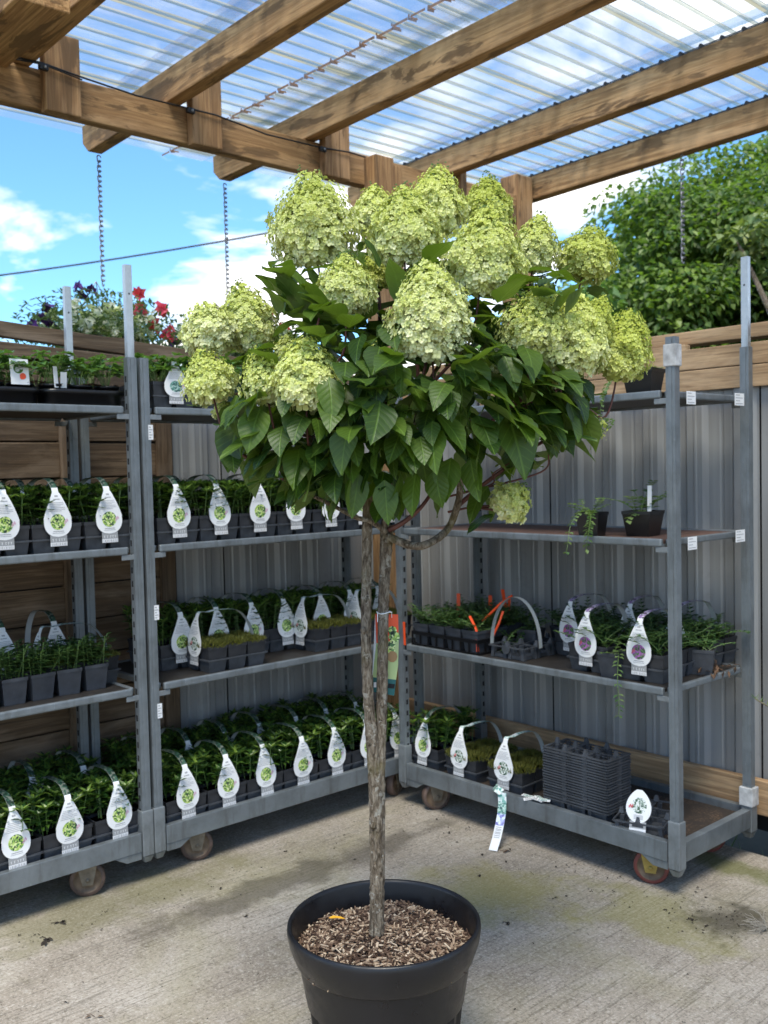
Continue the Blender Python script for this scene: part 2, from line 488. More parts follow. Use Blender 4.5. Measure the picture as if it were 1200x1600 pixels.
M['petal_pink'] = leaf_mat('pink petal', (0.70, 0.05, 0.12), (0.85, 0.20, 0.28), (0.7, 0.1, 0.18), 0.5, 0.3)
M['petal_purple'] = leaf_mat('purple petal', (0.03, 0.008, 0.07), (0.11, 0.03, 0.25), (0.06, 0.02, 0.12), 0.5, 0.2)

k = NT('hydrangea sepal', 0.55, spec=0.3)
uv = k.n('ShaderNodeSeparateXYZ', {0: k.n('ShaderNodeUVMap').outputs[0]})
geo = k.n('ShaderNodeNewGeometry')
t = k.math('ADD', uv.outputs[1], k.math('MULTIPLY', k.math('SUBTRACT', geo.outputs['Random Per Island'], 0.5), 0.45))
base = k.ramp(t, [(0.0, (0.84, 0.845, 0.50)), (0.3, (0.77, 0.80, 0.32)), (0.65, (0.64, 0.69, 0.16)), (1.0, (0.52, 0.58, 0.085))])
base = k.mix(k.ramp(uv.outputs[0], [(0.0, 0.4), (0.6, 0.0)]), base, (0.30, 0.35, 0.04))
k.col(base)
tr = k.n('ShaderNodeBsdfTranslucent', {'Color': base})
k.link(k.n('ShaderNodeMixShader', {0: 0.22, 1: k.b.outputs[0], 2: tr.outputs[0]}).outputs[0], k.out.inputs['Surface'])
M['sepal'] = k.m

k = NT('bark', 0.85, spec=0.2)
v = k.coords(scale=(110, 110, 34)); v2 = k.coords()
g = k.noise(v, 1.0, 8, 0.7, 0.8)
base = k.ramp(g, [(0.36, (0.07, 0.05, 0.033)), (0.49, (0.23, 0.18, 0.125)), (0.64, (0.44, 0.375, 0.285))])
base = k.mix(k.ramp(k.noise(v2, 26, 6, 0.7), [(0.56, 0.0), (0.61, 0.75)]), base, (0.56, 0.52, 0.43))
base = k.mix(k.ramp(k.noise(v2, 8, 5, 0.6), [(0.54, 0.0), (0.68, 0.6)]), base, (0.19, 0.16, 0.045))
k.col(base); k.bump(g, 1.0, 0.02); M['bark'] = k.m

# concrete with a broom finish along the trolleys, moss and damp
k = NT('broomed concrete', 0.85, spec=0.25)
v = k.coords()
broom = k.noise(k.coords(scale=(120, 3.0, 1)), 1.0, 5, 0.65, 0.6)
broom2 = k.noise(k.coords(scale=(26, 0.7, 1), loc=(3, 7, 0)), 1.0, 5, 0.6)
grit = k.noise(v, 105, 7, 0.85)
pit = k.noise(v, 34, 5, 0.75)
blot = k.noise(v, 1.6, 7, 0.6, 0.3)
base = k.ramp(blot, [(0.3, (0.225, 0.188, 0.145)), (0.5, (0.345, 0.30, 0.245)), (0.72, (0.46, 0.415, 0.355))])
base = k.mix(k.ramp(broom, [(0.37, 0.65), (0.47, 0.0)]), base, (0.15, 0.13, 0.10))
base = k.mix(k.ramp(broom2, [(0.34, 0.20), (0.43, 0.0)]), base, (0.17, 0.15, 0.115))
base = k.mix(k.ramp(grit, [(0.54, 0.0), (0.63, 0.7)]), base, (0.62, 0.575, 0.50))
base = k.mix(k.ramp(grit, [(0.37, 0.9), (0.47, 0.0)]), base, (0.10, 0.085, 0.065))
base = k.mix(k.ramp(pit, [(0.33, 0.55), (0.42, 0.0)]), base, (0.11, 0.095, 0.07))
base = k.mix(k.ramp(pit, [(0.58, 0.0), (0.68, 0.35)]), base, (0.52, 0.49, 0.44))
# algae: one general wash, stronger round the trolley front and one patch
alg = k.ramp(k.noise(k.coords(loc=(1.7, 0.4, 0)), 1.35, 6, 0.62, 0.5), [(0.48, 0.0), (0.68, 0.42)])
base = k.mix(alg, base, (0.235, 0.215, 0.085))
sp = k.n('ShaderNodeSeparateXYZ', {0: v})


def blob(k, sp, cx, cy, rx, ry):
    dx = k.math('DIVIDE', k.math('SUBTRACT', sp.outputs[0], cx), rx)
    dy = k.math('DIVIDE', k.math('SUBTRACT', sp.outputs[1], cy), ry)
    d = k.math('SQRT', k.math('ADD', k.math('MULTIPLY', dx, dx), k.math('MULTIPLY', dy, dy)))
    return k.math('ADD', d, k.math('MULTIPLY', k.math('SUBTRACT', k.noise(v, 6, 6, 0.65), 0.5), 2.6))


for cx, cy, rx, ry, c, am in ((-1.77, 2.80, 0.36, 0.22, (0.225, 0.21, 0.06), 0.5), (-3.2, 1.5, 0.2, 0.75, (0.16, 0.15, 0.06), 0.5),
                              (-2.3, 2.55, 0.35, 0.25, (0.26, 0.23, 0.06), 0.45), (-1.62, 2.92, 0.17, 0.17, (0.05, 0.042, 0.03), 0.75),
                              (-1.75, 3.35, 0.3, 0.1, (0.12, 0.13, 0.03), 0.7), (-2.9, 2.05, 0.12, 0.9, (0.06, 0.05, 0.035), 0.6)):
    base = k.mix(k.math('MULTIPLY', k.ramp(blob(k, sp, cx, cy, rx, ry), [(0.45, 1.0), (1.1, 0.0)]), am), base, c)
specks = k.n('ShaderNodeTexVoronoi', {'Vector': v, 'Scale': 17.0, 'Randomness': 1.0})
base = k.mix(k.ramp(specks.outputs['Distance'], [(0.03, 0.8), (0.07, 0.0)]), base, (0.06, 0.045, 0.03))
k.col(base)
k.bump(k.math('ADD', broom, k.math('MULTIPLY', grit, 0.6)), 0.45, 0.006)
M['concrete'] = k.m

k = NT('ground', 0.95)
k.col(k.ramp(k.noise(k.coords(), 3, 8, 0.7), [(0.35, (0.02, 0.022, 0.012)), (0.65, (0.06, 0.055, 0.035))])); M['ground'] = k.m

# grey coated cladding
k = NT('grey cladding', 0.34, 0.12)
st = k.noise(k.coords(scale=(14, 14, 0.5)), 1.0, 5, 0.6)
base = k.ramp(st, [(0.3, (0.25, 0.252, 0.25)), (0.7, (0.38, 0.382, 0.38))])
base = k.mix(k.ramp(k.noise(k.coords(), 6, 6, 0.65), [(0.58, 0.0), (0.75, 0.4)]), base, (0.14, 0.13, 0.11))
k.col(base); k.bump(k.noise(k.coords(scale=(4, 4, 1.5)), 1.0, 2), 0.12, 0.02); M['clad'] = k.m


def sheet_mat(name, col, clear, gloss, dirt_c, dirt):
    k = NT(name, 0.25)
    d = k.ramp(k.noise(k.coords(scale=(3, 1.0, 1)), 2.2, 7, 0.6), [(0.42, 0.0), (0.75, dirt)])
    tr = k.n('ShaderNodeBsdfTransparent', {'Color': (*col, 1)})
    tl = k.n('ShaderNodeBsdfTranslucent', {'Color': (*dirt_c, 1)})
    df = k.n('ShaderNodeBsdfDiffuse', {'Color': (*dirt_c, 1)})
    gl = k.n('ShaderNodeBsdfGlossy', {'Roughness': 0.12, 'Color': (1, 1, 1, 1)})
    body = k.n('ShaderNodeMixShader', {0: 0.35, 1: tl.outputs[0], 2: df.outputs[0]})
    fac = k.math('MINIMUM', k.math('ADD', d, 1.0 - clear), 1.0)
    a = k.n('ShaderNodeMixShader', {0: fac, 1: tr.outputs[0], 2: body.outputs[0]})
    fr = k.math('MULTIPLY', k.n('ShaderNodeLayerWeight', {'Blend': 0.25}).outputs['Fresnel'], gloss)
    b = k.n('ShaderNodeMixShader', {0: fr, 1: a.outputs[0], 2: gl.outputs[0]})
    k.link(b.outputs[0], k.out.inputs['Surface'])
    return k.m


M['pan'] = sheet_mat('clear sheet pan', (0.94, 0.965, 0.985), 0.86, 0.18, (0.74, 0.81, 0.88), 0.4)
M['rib'] = sheet_mat('clear sheet rib', (0.78, 0.81, 0.74), 0.45, 0.15, (0.60, 0.60, 0.50), 0.35)
M['rib_dirty'] = sheet_mat('algae on the sheet', (0.75, 0.76, 0.65), 0.40, 0.1, (0.42, 0.41, 0.30), 0.8)
M['rusted'] = sheet_mat('stained sheet end', (0.7, 0.55, 0.45), 0.35, 0.1, (0.42, 0.27, 0.18), 0.5)
M['strip'] = sheet_mat('blue translucent strip', (0.45, 0.60, 0.76), 0.8, 0.2, (0.28, 0.42, 0.58), 0.3)

# ------------------------------------------------------------------ setting: ground, slab
b = MB(); b.add([(-150, -150, -0.21), (150, -150, -0.21), (150, 150, -0.21), (-150, 150, -0.21)], [(0, 1, 2, 3)])
tag(b.build('ground', M['ground']), kind='structure')
FZ = -0.045         # level of the slab
b = MB(); b.box(-4.1, 3.0, -3.0, 3.54, -0.20, FZ)
tag(b.build('concrete_floor', M['concrete'], bevel=0.012), kind='structure')


# ------------------------------------------------------------------ fences
def clad_sheet(bm, x0, x1, z0, z1, flip=False, pitch=0.205, d=0.022):
    """vertical box-profile sheet in the local x direction, ribs standing out to -y; thin folded steel with a return at the edges"""
    xs = []
    x = x0
    while x < x1 - 1e-6:
        for dx, dy in ((0.0, 0), (0.030, 0), (0.036, 0.004), (0.044, 0.004), (0.050, 0), (0.085, 0), (0.103, -d), (0.130, -d), (0.135, -d - 0.003), (0.143, -d - 0.003), (0.148, -d), (0.170, -d), (0.188, 0)):
            if x + dx < x1: xs.append((x + dx, dy))
        x += pitch
    xs.append((x1, 0))
    for off in (0.0, 0.0012):
        vs = [(px, py + off, z) for z in (z0, z1) for px, py in xs]
        n = len(xs)
        bm.add(vs, [(i, i + 1, n + i + 1, n + i) if not off else (i + 1, i, n + i, n + i + 1) for i in range(n - 1)])


fence = thing('metal_fence', 'grey ribbed metal fence with pale timber rails behind the right trolley', 'fence', (-3.93, 3.62, 0))
seams = [0.02, 1.075, 2.10, 3.13, 4.16]
for a, c in zip(seams, seams[1:]):
    b = MB(); clad_sheet(b, a + 0.004, c - 0.004, 0.13, 1.80)
    b.build('cladding_sheet', M['clad'], fence)
b = MB(); b.box(0.02, 4.2, 0.045, 0.06, 0.0, 1.9); b.build('dark_backing', M['slot'], fence)
b = MB(); b.box(0.0, 4.2, -0.035, 0.012 - 0.04, 1.845, 1.928); b.box(0.0, 4.2, -0.035, 0.012 - 0.04, 1.758, 1.842)
b.build('lower_rail', M['rail_x'], fence, bevel=0.004)
b = MB(); b.box(-0.1, 4.2, 0.045, 0.145, 1.957, 2.012); b.build('capping_rail', M['rail_x'], fence, bevel=0.005)
b = MB(); b.box(1.50, 1.78, -0.0, 0.04, 1.85, 1.955); b.build('packer', M['rail_x'], fence, bevel=0.004)
b = MB(); b.box(0.12, 4.2, -0.062, -0.028, 0.100, 0.236); b.build('base_board', M['rail_x'], fence, bevel=0.004)

side = thing('metal_fence', 'shaded grey metal fence section behind the corner trolley', 'fence', (-3.95, 2.27, 0), PI / 2)
for a, c in ((0.0, 0.26), (0.26, 1.2)):
    b = MB(); clad_sheet(b, a + 0.004, c - 0.004, 0.05, 1.92)
    b.build('cladding_sheet', M['clad'], side)
b = MB(); b.box(0.0, 1.2, 0.045, 0.06, 0.0, 1.9); b.build('dark_backing', M['slot'], side)

wf = thing('wooden_fence', 'brown horizontal board fence with top rails behind the left trolleys', 'fence', (-3.95, 0, 0))
zz = 0.10
rng = random.Random(4)
n = 0
while zz < 1.85:
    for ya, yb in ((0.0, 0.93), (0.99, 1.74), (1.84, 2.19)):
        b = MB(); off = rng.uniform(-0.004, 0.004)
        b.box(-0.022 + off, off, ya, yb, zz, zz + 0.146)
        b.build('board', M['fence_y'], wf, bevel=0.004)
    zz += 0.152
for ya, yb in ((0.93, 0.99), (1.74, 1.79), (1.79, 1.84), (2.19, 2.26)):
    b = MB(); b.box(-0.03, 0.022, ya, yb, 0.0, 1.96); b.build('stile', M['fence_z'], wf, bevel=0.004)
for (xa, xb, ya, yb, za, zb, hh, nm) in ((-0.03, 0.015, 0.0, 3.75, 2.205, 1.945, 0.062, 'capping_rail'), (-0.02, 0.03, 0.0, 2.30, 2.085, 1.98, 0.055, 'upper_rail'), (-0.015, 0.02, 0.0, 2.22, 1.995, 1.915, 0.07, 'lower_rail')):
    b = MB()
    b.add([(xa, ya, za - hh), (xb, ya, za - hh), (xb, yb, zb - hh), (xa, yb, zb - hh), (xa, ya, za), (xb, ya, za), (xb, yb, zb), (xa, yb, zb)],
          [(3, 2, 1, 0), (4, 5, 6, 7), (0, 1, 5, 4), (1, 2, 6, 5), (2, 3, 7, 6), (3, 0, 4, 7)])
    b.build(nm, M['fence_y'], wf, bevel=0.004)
b = MB(); b.box(-0.05, -0.036, 0.0, 2.25, 0.0, 1.86); b.build('dark_backing', M['slot'], wf)  # dark sheet added to stop light showing through the board gaps
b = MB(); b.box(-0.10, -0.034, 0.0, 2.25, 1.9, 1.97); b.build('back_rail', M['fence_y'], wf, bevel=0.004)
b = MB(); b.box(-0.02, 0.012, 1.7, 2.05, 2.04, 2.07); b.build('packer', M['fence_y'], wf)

# ------------------------------------------------------------------ pergola
SL = math.tan(rad(1.4))


def rz_(x): return 3.17 + SL * (x + 4.0)


perg = thing('timber_pergola', 'timber pergola with corrugated clear plastic roof over the plant trolleys', 'pergola', (-4.0, 3.58, 0))
PO = Vector((-4.0, 3.58, 0))


def pbox(name, x0, x1, y0, y1, z0, z1, mat, bevel=0.006):
    b = MB(); b.box(x0 - PO.x, x1 - PO.x, y0 - PO.y, y1 - PO.y, z0, z1)
    return b.build(name, mat, perg, bevel=bevel)


pbox('beam', -4.06, -4.0, 0.2, 4.78, 3.0, 3.165, M['beam_y'])
RAFT = [0.83, 1.625, 2.33, 3.125, 4.135, 4.955]
for i, y in enumerate(RAFT):
    b = MB()
    x0, x1, w, h = -4.87, 1.6, 0.076, 0.145
    L = []
    for x, dz in ((x0, 0.055), (x0 + 0.05, 0.0), (x1, 0.0)):
        L.append((x, rz_(x) + dz))
    prof = [(x0, rz_(x0) + h), (x0, rz_(x0) + 0.055), (x0 + 0.06, rz_(x0 + 0.06)), (x1, rz_(x1)), (x1, rz_(x1) + h)]
    vs = [(px - PO.x, y - PO.y, pz) for px, pz in prof] + [(px - PO.x, y + w - PO.y, pz) for px, pz in prof]
    b.add(vs, [(0, 1, 2, 3, 4), (9, 8, 7, 6, 5)] + [(i2, 5 + i2, 5 + (i2 + 1) % 5, (i2 + 1) % 5) for i2 in range(5)])
    b.build('rafter', M['raft_x'], perg, bevel=0.006)
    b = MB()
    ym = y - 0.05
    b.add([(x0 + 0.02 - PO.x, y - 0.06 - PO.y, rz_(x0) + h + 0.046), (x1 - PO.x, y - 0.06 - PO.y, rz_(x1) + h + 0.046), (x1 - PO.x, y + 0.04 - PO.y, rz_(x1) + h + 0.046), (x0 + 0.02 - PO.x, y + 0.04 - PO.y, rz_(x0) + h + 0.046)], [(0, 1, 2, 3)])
    b.build('blue_strip', M['strip'], perg)  # translucent blue strip lying over the sheet along the rafter
    # dark strip painting the shade of the gaps under the ribs, one bump each
    if i < 4: continue
    b = MB(); pr = []
    xx = -5.04
    while xx < 1.4:
        pr += [(xx, 0.0), (xx + 0.078, 0.0), (xx + 0.084, 0.011), (xx + 0.094, 0.011)]
        xx += 0.1035
    pr = [(px, pz) for px, pz in pr if px > x0 + .02]
    vs = [(px - PO.x, y - .004 - PO.y, rz_(px) + h + .001) for px, pz in pr] + [(px - PO.x, y - .004 - PO.y, rz_(px) + h + .006 + pz) for px, pz in pr]
    nn = len(pr)
    b.add(vs, [(q, q + 1, nn + q + 1, nn + q) for q in range(nn - 1)])
    vs = [(px, py + .012, pz) for px, py, pz in vs]
    b.add(vs, [(q + 1, q, nn + q, nn + q + 1) for q in range(nn - 1)])
    b.build('gap_shade_strip', M['gap_shade'], perg)
for y0, y1, z0, z1 in ((1.735, 1.89, 2.985, 3.31), (2.43, 2.59, 2.99, 3.31), (3.21, 3.375, 2.99, 3.31), (4.215, 4.27, 2.95, 3.31)):
    pbox('block', -3.998, -3.945, y0, y1, z0, z1, M['post_z'])
pbox('post', -3.935, -3.84, 3.46, 3.59, FZ, 3.12, M['post_z'])
pbox('post', -3.925, -3.85, 3.592, 3.66, 2.2, 3.09, M['post_z'])
pbox('post', -4.14, -4.0, 4.79, 4.94, -0.21, 3.30, M['post_z'])
pbox('board_end', -4.3, -3.40, 1.42, 1.60, 3.135, 3.19, M['raft_x'])
pbox('blocking', -4.3, -3.40, 1.40, 1.42, 3.135, 3.27, M['raft_x'])


def roof_sheet(name, y0, y1, xa, xb, dz, sag=0.0):
    """trapezoid ribs running along y"""
    b = MB()
    prof = []
    x = xa; i = 0
    while x < xb:
        wide = (i % 10 == 0)
        dirty = (i * 7 % 11) in (3, 9)
        for dx, dy, m in ((0.0, 0.0, 0),) + (((0.066, 0.0, 2), (0.0665, 0.0005, 2)) if dirty else ()) + ((0.086, 0.0, 1), (0.088, 0.011, 1), (0.098, 0.011, 2 if dirty else 1)):
            prof.append((x + dx, dy, m))
        x += 0.1035; i += 1
    prof.append((x, 0.0, 0))
    ny = 3
    nn = len(prof)
    vs = []
    for j in range(ny):
        y = y0 + (y1 - y0) * j / (ny - 1)
        for px, pz, m in prof:
            vs.append((px - PO.x, y - PO.y, rz_(px) + 0.145 + 0.016 + pz + dz))
    for j in range(ny - 1):
        for i in range(nn - 1):
            b.add([vs[j * nn + i], vs[j * nn + i + 1], vs[(j + 1) * nn + i + 1], vs[(j + 1) * nn + i]], [(0, 1, 2, 3)], prof[i][2])
    o = b.build(name, [M['pan'], M['rib'], M['rib_dirty']], perg)
    return o, prof


roof_sheet('roof_sheet', 2.93, 5.10, -5.005, 1.5, 0.004)
roof_sheet('roof_sheet', -0.6, 3.16, -5.04, 1.5, 0.011)
# stained end of the lower sheet, seen from below as a stepped line
b = MB()
x = -5.04; rng = random.Random(9)
while x < 1.4:
    for (da, za), (db, zb) in zip(((0.0, 0.0), (0.086, 0.0), (0.088, 0.011), (0.098, 0.011)), ((0.086, 0.0), (0.088, 0.011), (0.098, 0.011), (0.1035, 0.0))):
        w = rng.uniform(0.004, 0.012) if zb == za == 0 else rng.uniform(0.02, 0.06)
        ya = 2.895 + rng.uniform(-0.008, 0.008)
        z0 = rz_(x) + 0.145 + 0.010
        b.add([(x + da - PO.x, ya - PO.y, z0 + za - 0.006), (x + db - PO.x, ya - PO.y, z0 + zb - 0.006), (x + db - PO.x, ya + w - PO.y, z0 + zb - 0.002), (x + da - PO.x, ya + w - PO.y, z0 + za - 0.002)], [(0, 1, 2, 3)])
        b.add([(x + da - PO.x, ya - PO.y, z0 + za - 0.006), (x + db - PO.x, ya - PO.y, z0 + zb - 0.006), (x + db - PO.x, ya - PO.y, z0 + zb + 0.004), (x + da - PO.x, ya - PO.y, z0 + za + 0.004)], [(0, 1, 2, 3)])
    x += 0.1035
b.build('stained_edge', M['rusted'], perg)

# cable along the beam with clips
cab = MB()
pts = [(-3.94, 0.5, 3.16), (-3.938, 1.55, 3.158), (-3.935, 1.72, 3.165), (-3.935, 1.89, 3.15), (-3.955, 2.15, 3.142), (-3.94, 2.40, 3.14), (-3.935, 2.55, 3.14), (-3.955, 2.85, 3.12), (-3.94, 3.17, 3.118), (-3.935, 3.36, 3.13), (-3.94, 3.6, 3.125)]
cab.tube([Vector(p) - Vector((-3.94, 1.7, 3.1)) for p in pts], 0.004, 6)
cab.tube([Vector(p) - Vector((-3.94, 1.7, 3.1)) + Vector((0.004, 0, -0.012 * (1 if i % 2 else 0.5))) for i, p in enumerate(pts[:4])], 0.003, 6)
ct = thing('black_cable', 'thin black cable clipped along the pergola beam', 'cable', (-3.94, 1.7, 3.1))
cab.build('wire', M['wire'], ct)
for y, z in ((1.725, 3.15), (2.415, 3.13), (3.185, 3.11)):
    b = MB(); b.box(-0.006, 0.012, y - 1.7 - 0.02, y - 1.7 + 0.02, z - 3.1 - 0.012, z - 3.1 + 0.012); b.build('clip', M['wire'], ct, bevel=0.003)
    b = MB(); b.lathe([(0.0001, 0), (0.006, 0.001), (0.005, 0.005), (0.0001, 0.007)], 10, c=(0.012, y - 1.7 + 0.004, z - 3.1), axis='x'); b.build('screw', M['zinc_new'], ct)

# overhead line far off
b = MB()
p, q = at(-260, 462, 14), at(640, 322, 14)
b.tube([(p + (q - p) * t - Vector((0, 0, 0.10 * math.sin(PI * t)))) for t in [i / 12 for i in range(13)]], 0.013, 6)
tag(b.build('overhead_wire', M['wire']), 'thin dark overhead wire crossing the cloudy sky', 'wire')


def chain(x, y, z0, z1, label):
    b = MB(); z = z0; k = 0
    L, R, r = 0.036, 0.0105, 0.0034
    while z > z1:
        pts = []
        for i in range(11):
            a = 2 * PI * i / 10
            dx, dz = R * math.cos(a), (L / 2 - R) * (1 if math.sin(a) >= 0 else -1) + R * math.sin(a)
            pts.append((dx if k % 2 else 0.0, 0.0 if k % 2 else dx, z - z1 - L / 2 + dz))
        b.tube(pts, r, 5, cap=False)
        z -= L - 3.0 * r; k += 1
    o = b.build('hanging_chain', M['chain']); o.location = (x, y, z1)
    return tag(o, label, 'chain', 'chains hanging from the rafter ends')


chain(-4.83, 2.40, rz_(-4.83), 2.50, 'steel chain holding the flower basket, hung from the second rafter end')
chain(-4.85, 3.19, rz_(-4.85), 2.48, 'steel chain in front of blue sky, hung from the middle rafter end')
chain(-2.97, 4.985, rz_(-2.97), 2.62, 'blurred chain hanging in front of the tree')


def leafcard(b, p, d, up, L, W, mi=0, fold=0.25, seg=1, droop=0.0, uv=False):
    """one pointed leaf: two halves folded on the midrib"""
    d = d.normalized(); s = d.cross(up)
    if s.length < 1e-4: s = d.cross(Vector((1, 0, 0)))
    s.normalize(); n = s.cross(d).normalized()
    if seg == 1:
        m = p + d * L * 0.48 - n * droop * L * 0.3
        e = p + d * L - n * droop * L
        h = n * (W * fold)
        b.add([p, m + s * W * 0.5 + h, e, m - s * W * 0.5 + h], [(0, 1, 2), (0, 2, 3)], mi)
    else:
        vs, uvs = [], []
        for i in range(seg + 1):
            t = i / seg
            w = W * 0.5 * (math.sin(PI * min(1.0, (t ** 0.80)) ) ** 0.85 if 0 < t < 1 else 0.02)
            w *= (1.06 - 0.25 * t)
            c = p + d * (L * t * (1 - 0.12 * droop * t)) - n * (droop * L * t * t * 0.6)
            h = n * (fold * w)
            wav = n * (0.05 * W * math.sin(t * 9 + p.x * 50))
            vs += [c - s * w + h + wav, c, c + s * w + h - wav]
            uvs += [(0.5 - 0.5 * w / (W * 0.5) * 0.9, t), (0.5, t), (0.5 + 0.5 * w / (W * 0.5) * 0.9, t)]
        fs = []
        for i in range(seg):
            a = i * 3
            fs += [(a, a + 1, a + 4, a + 3), (a + 1, a + 2, a + 5, a + 4)]
        b.add(vs, fs, mi, uvs, smooth=True)


def rdir(rng, zmin=-1.0):
    while True:
        v = Vector((rng.uniform(-1, 1), rng.uniform(-1, 1), rng.uniform(zmin, 1)))
        if 0.05 < v.length < 1: return v.normalized()


# ------------------------------------------------------------------ hanging baskets
def basket(loc, label, seed, rich=True):
    rng = random.Random(seed)
    t = thing('hanging_basket', label, 'flower basket', loc, 0, 'hanging baskets outside the fence')
    b = MB(); b.lathe([(0.02, -0.19), (0.12, -0.16), (0.17, -0.08), (0.185, 0.0), (0.17, 0.0), (0.15, -0.06), (0.02, -0.05)], 24)
    b.build('bowl', M['black'], t)
    b = MB()
    for k in range(3):
        a = 2 * PI * k / 3 + 0.4
        b.tube([(0.18 * math.cos(a), 0.18 * math.sin(a), 0.0), (0, 0, 0.30)], 0.0025, 5)
    b.build('hanger', M['chain'], t)
    b = MB()
    for i in range(2600):
        d = rdir(rng, -0.55)
        r = rng.uniform(0.12, 0.41)
        p = Vector((d.x * r * 1.12, d.y * r * 1.12, d.z * r * 0.55 + 0.03))
        leafcard(b, p, rdir(rng), Vector((0, 0, 1)), rng.uniform(0.022, 0.05), rng.uniform(0.014, 0.026))
    b.build('foliage', M['basket_leaf'], t)

    def flowers(name, mat, centres, nn, spread, size):
        b = MB()
        for c in centres:
            for i in range(nn):
                p = Vector(c) + rdir(rng) * rng.uniform(0, spread)
                nrm = rdir(rng, 0.0); a = nrm.orthogonal().normalized(); bb = nrm.cross(a)
                for q in range(5):
                    an = 2 * PI * q / 5
                    leafcard(b, p, a * math.cos(an) + bb * math.sin(an) + nrm * 0.35, nrm, size, size * 0.95, 0, 0.1)
        b.build(name, mat, t)
    flowers('white_blossom', M['petal_white'], [(rng.uniform(-.26, .26), rng.uniform(-.26, .26), rng.uniform(0.0, 0.13)) for _ in range(90)], 6, 0.05, 0.027)
    if rich:
        flowers('pink_blossom', M['petal_pink'], [(0.10, 0.20, 0.24), (0.08, 0.33, 0.17), (0.06, 0.22, 0.15), (0.04, 0.40, 0.06), (0.08, 0.36, 0.02), (0.02, 0.25, -0.10), (0.05, 0.30, 0.10)], 4, 0.035, 0.045)
        flowers('purple_blossom', M['petal_purple'], [(0.05, -0.12, 0.25), (0.03, -0.10, 0.22), (0.0, -0.03, 0.25), (0.05, 0.02, 0.15), (0.02, -0.27, 0.13), (0.0, -0.30, 0.08), (0.03, -0.37, 0.04), (0.0, -0.42, 0.0), (0.0, -0.25, 0.05)], 3, 0.018, 0.034)
        b = MB()
        for yy, zz in ((-0.12, 0.24), (-0.04, 0.25), (-0.28, 0.12), (-0.36, 0.05), (-0.42, 0.0), (0.12, 0.22), (0.33, 0.16)):
            b.tube([(0, yy * 0.4, 0.02), (0.02, yy * 0.8, zz * 0.7), (0.03, yy, zz)], 0.003, 5)
        b.build('stem', M['stem_green'], t)
    return t


basket((-4.83, 2.36, 2.19), 'hanging basket of white, pink and purple flowers above the wooden fence', 3)
basket((-4.85, 3.19, 2.16), 'hanging basket of white flowers mostly hidden behind the hydrangea', 5, True)


# ------------------------------------------------------------------ background trees
def tree(loc, label, seed, H, clumps, leaf, mat, per, trunk_h, name='broadleaf_tree'):
    rng = random.Random(seed)
    t = thing(name, label, 'tree', loc, 0, 'trees beyond the fence')
    b = MB()
    b.tube([(0, 0, 0), (0.05, 0.02, trunk_h * 0.5), (0.0, 0.05, trunk_h), (0.1, 0.0, H * 0.75)], [0.16, 0.13, 0.10, 0.03], 9)
    for c, R in clumps[::3]:
        c = Vector(c)
        b.tube([(0, 0.02, trunk_h * 0.8), Vector((0, 0, trunk_h)) + (c - Vector((0, 0, trunk_h))) * 0.5 + Vector((0, 0, 0.15)), c], [0.05, 0.03, 0.01], 6)
    b.build('trunk', M['bark'], t)
    b = MB()
    for c, R in clumps:
        c = Vector(c)
        for i in range(per):
            d = rdir(rng, -0.5)
            p = c + Vector((d.x, d.y, d.z * 0.62)) * R * (rng.random() ** 0.35)
            a = (Vector((d.x, d.y, -0.25)) + rdir(rng) * 0.7)
            leafcard(b, p, a, Vector((0, 0, 1)) + rdir(rng) * 0.5, leaf * rng.uniform(0.6, 1.25), leaf * rng.uniform(0.5, 0.95), 0, 0.15, 1, 0.3)
    b.build('crown', mat, t)
    return t


rng = random.Random(21)
base = at(1145, 760, 10.2); base.z = -0.21
cl = []
for i in range(290):
    px, py = rng.uniform(925, 1500), rng.uniform(100, 560)
    lim = 1010 - (py - 230) * 0.30 if py < 420 else 930
    if px < max(lim, 905) or py < 365 - (px - 900) * .42: continue
    p = at(px, py, rng.uniform(8.6, 11.0))
    cl.append((p - base, rng.uniform(0.35, 0.62)))
tree(base, 'large dense green tree rising behind the right end of the fence', 31, 5.2, cl, 0.075, M['tree_leaf'], 420, 1.5)
base = at(1330, 760, 7.0); base.z = -0.21
cl = [(at(px, py, 7.0 + rng.uniform(-.3, .3)) - base, rng.uniform(0.12, 0.24)) for px, py in ((1150, 372), (1178, 362), (1195, 385), (1160, 395), (1215, 340), (1195, 345), (1230, 420), (1260, 380), (1280, 320), (1300, 420), (1330, 360))]
tree(base, 'small tree with yellowish young leaves at the right edge of the view', 33, 3.4, cl, 0.075, M['tree_leaf_light'], 70, 1.2, 'young_tree')
base = at(880, 700, 8.0); base.z = -0.21
cl = [(at(px, py, 8.0 + rng.uniform(-.4, .4)) - base, rng.uniform(0.2, 0.34)) for px, py in ((880, 480), (860, 505), (900, 520), (915, 470), (870, 540), (930, 510), (840, 540), (780, 560), (810, 530))]
tree(base, 'low bright green bush showing between the hydrangea flowers', 35, 2.2, cl, 0.09, M['strawb'], 110, 0.8, 'leafy_bush')


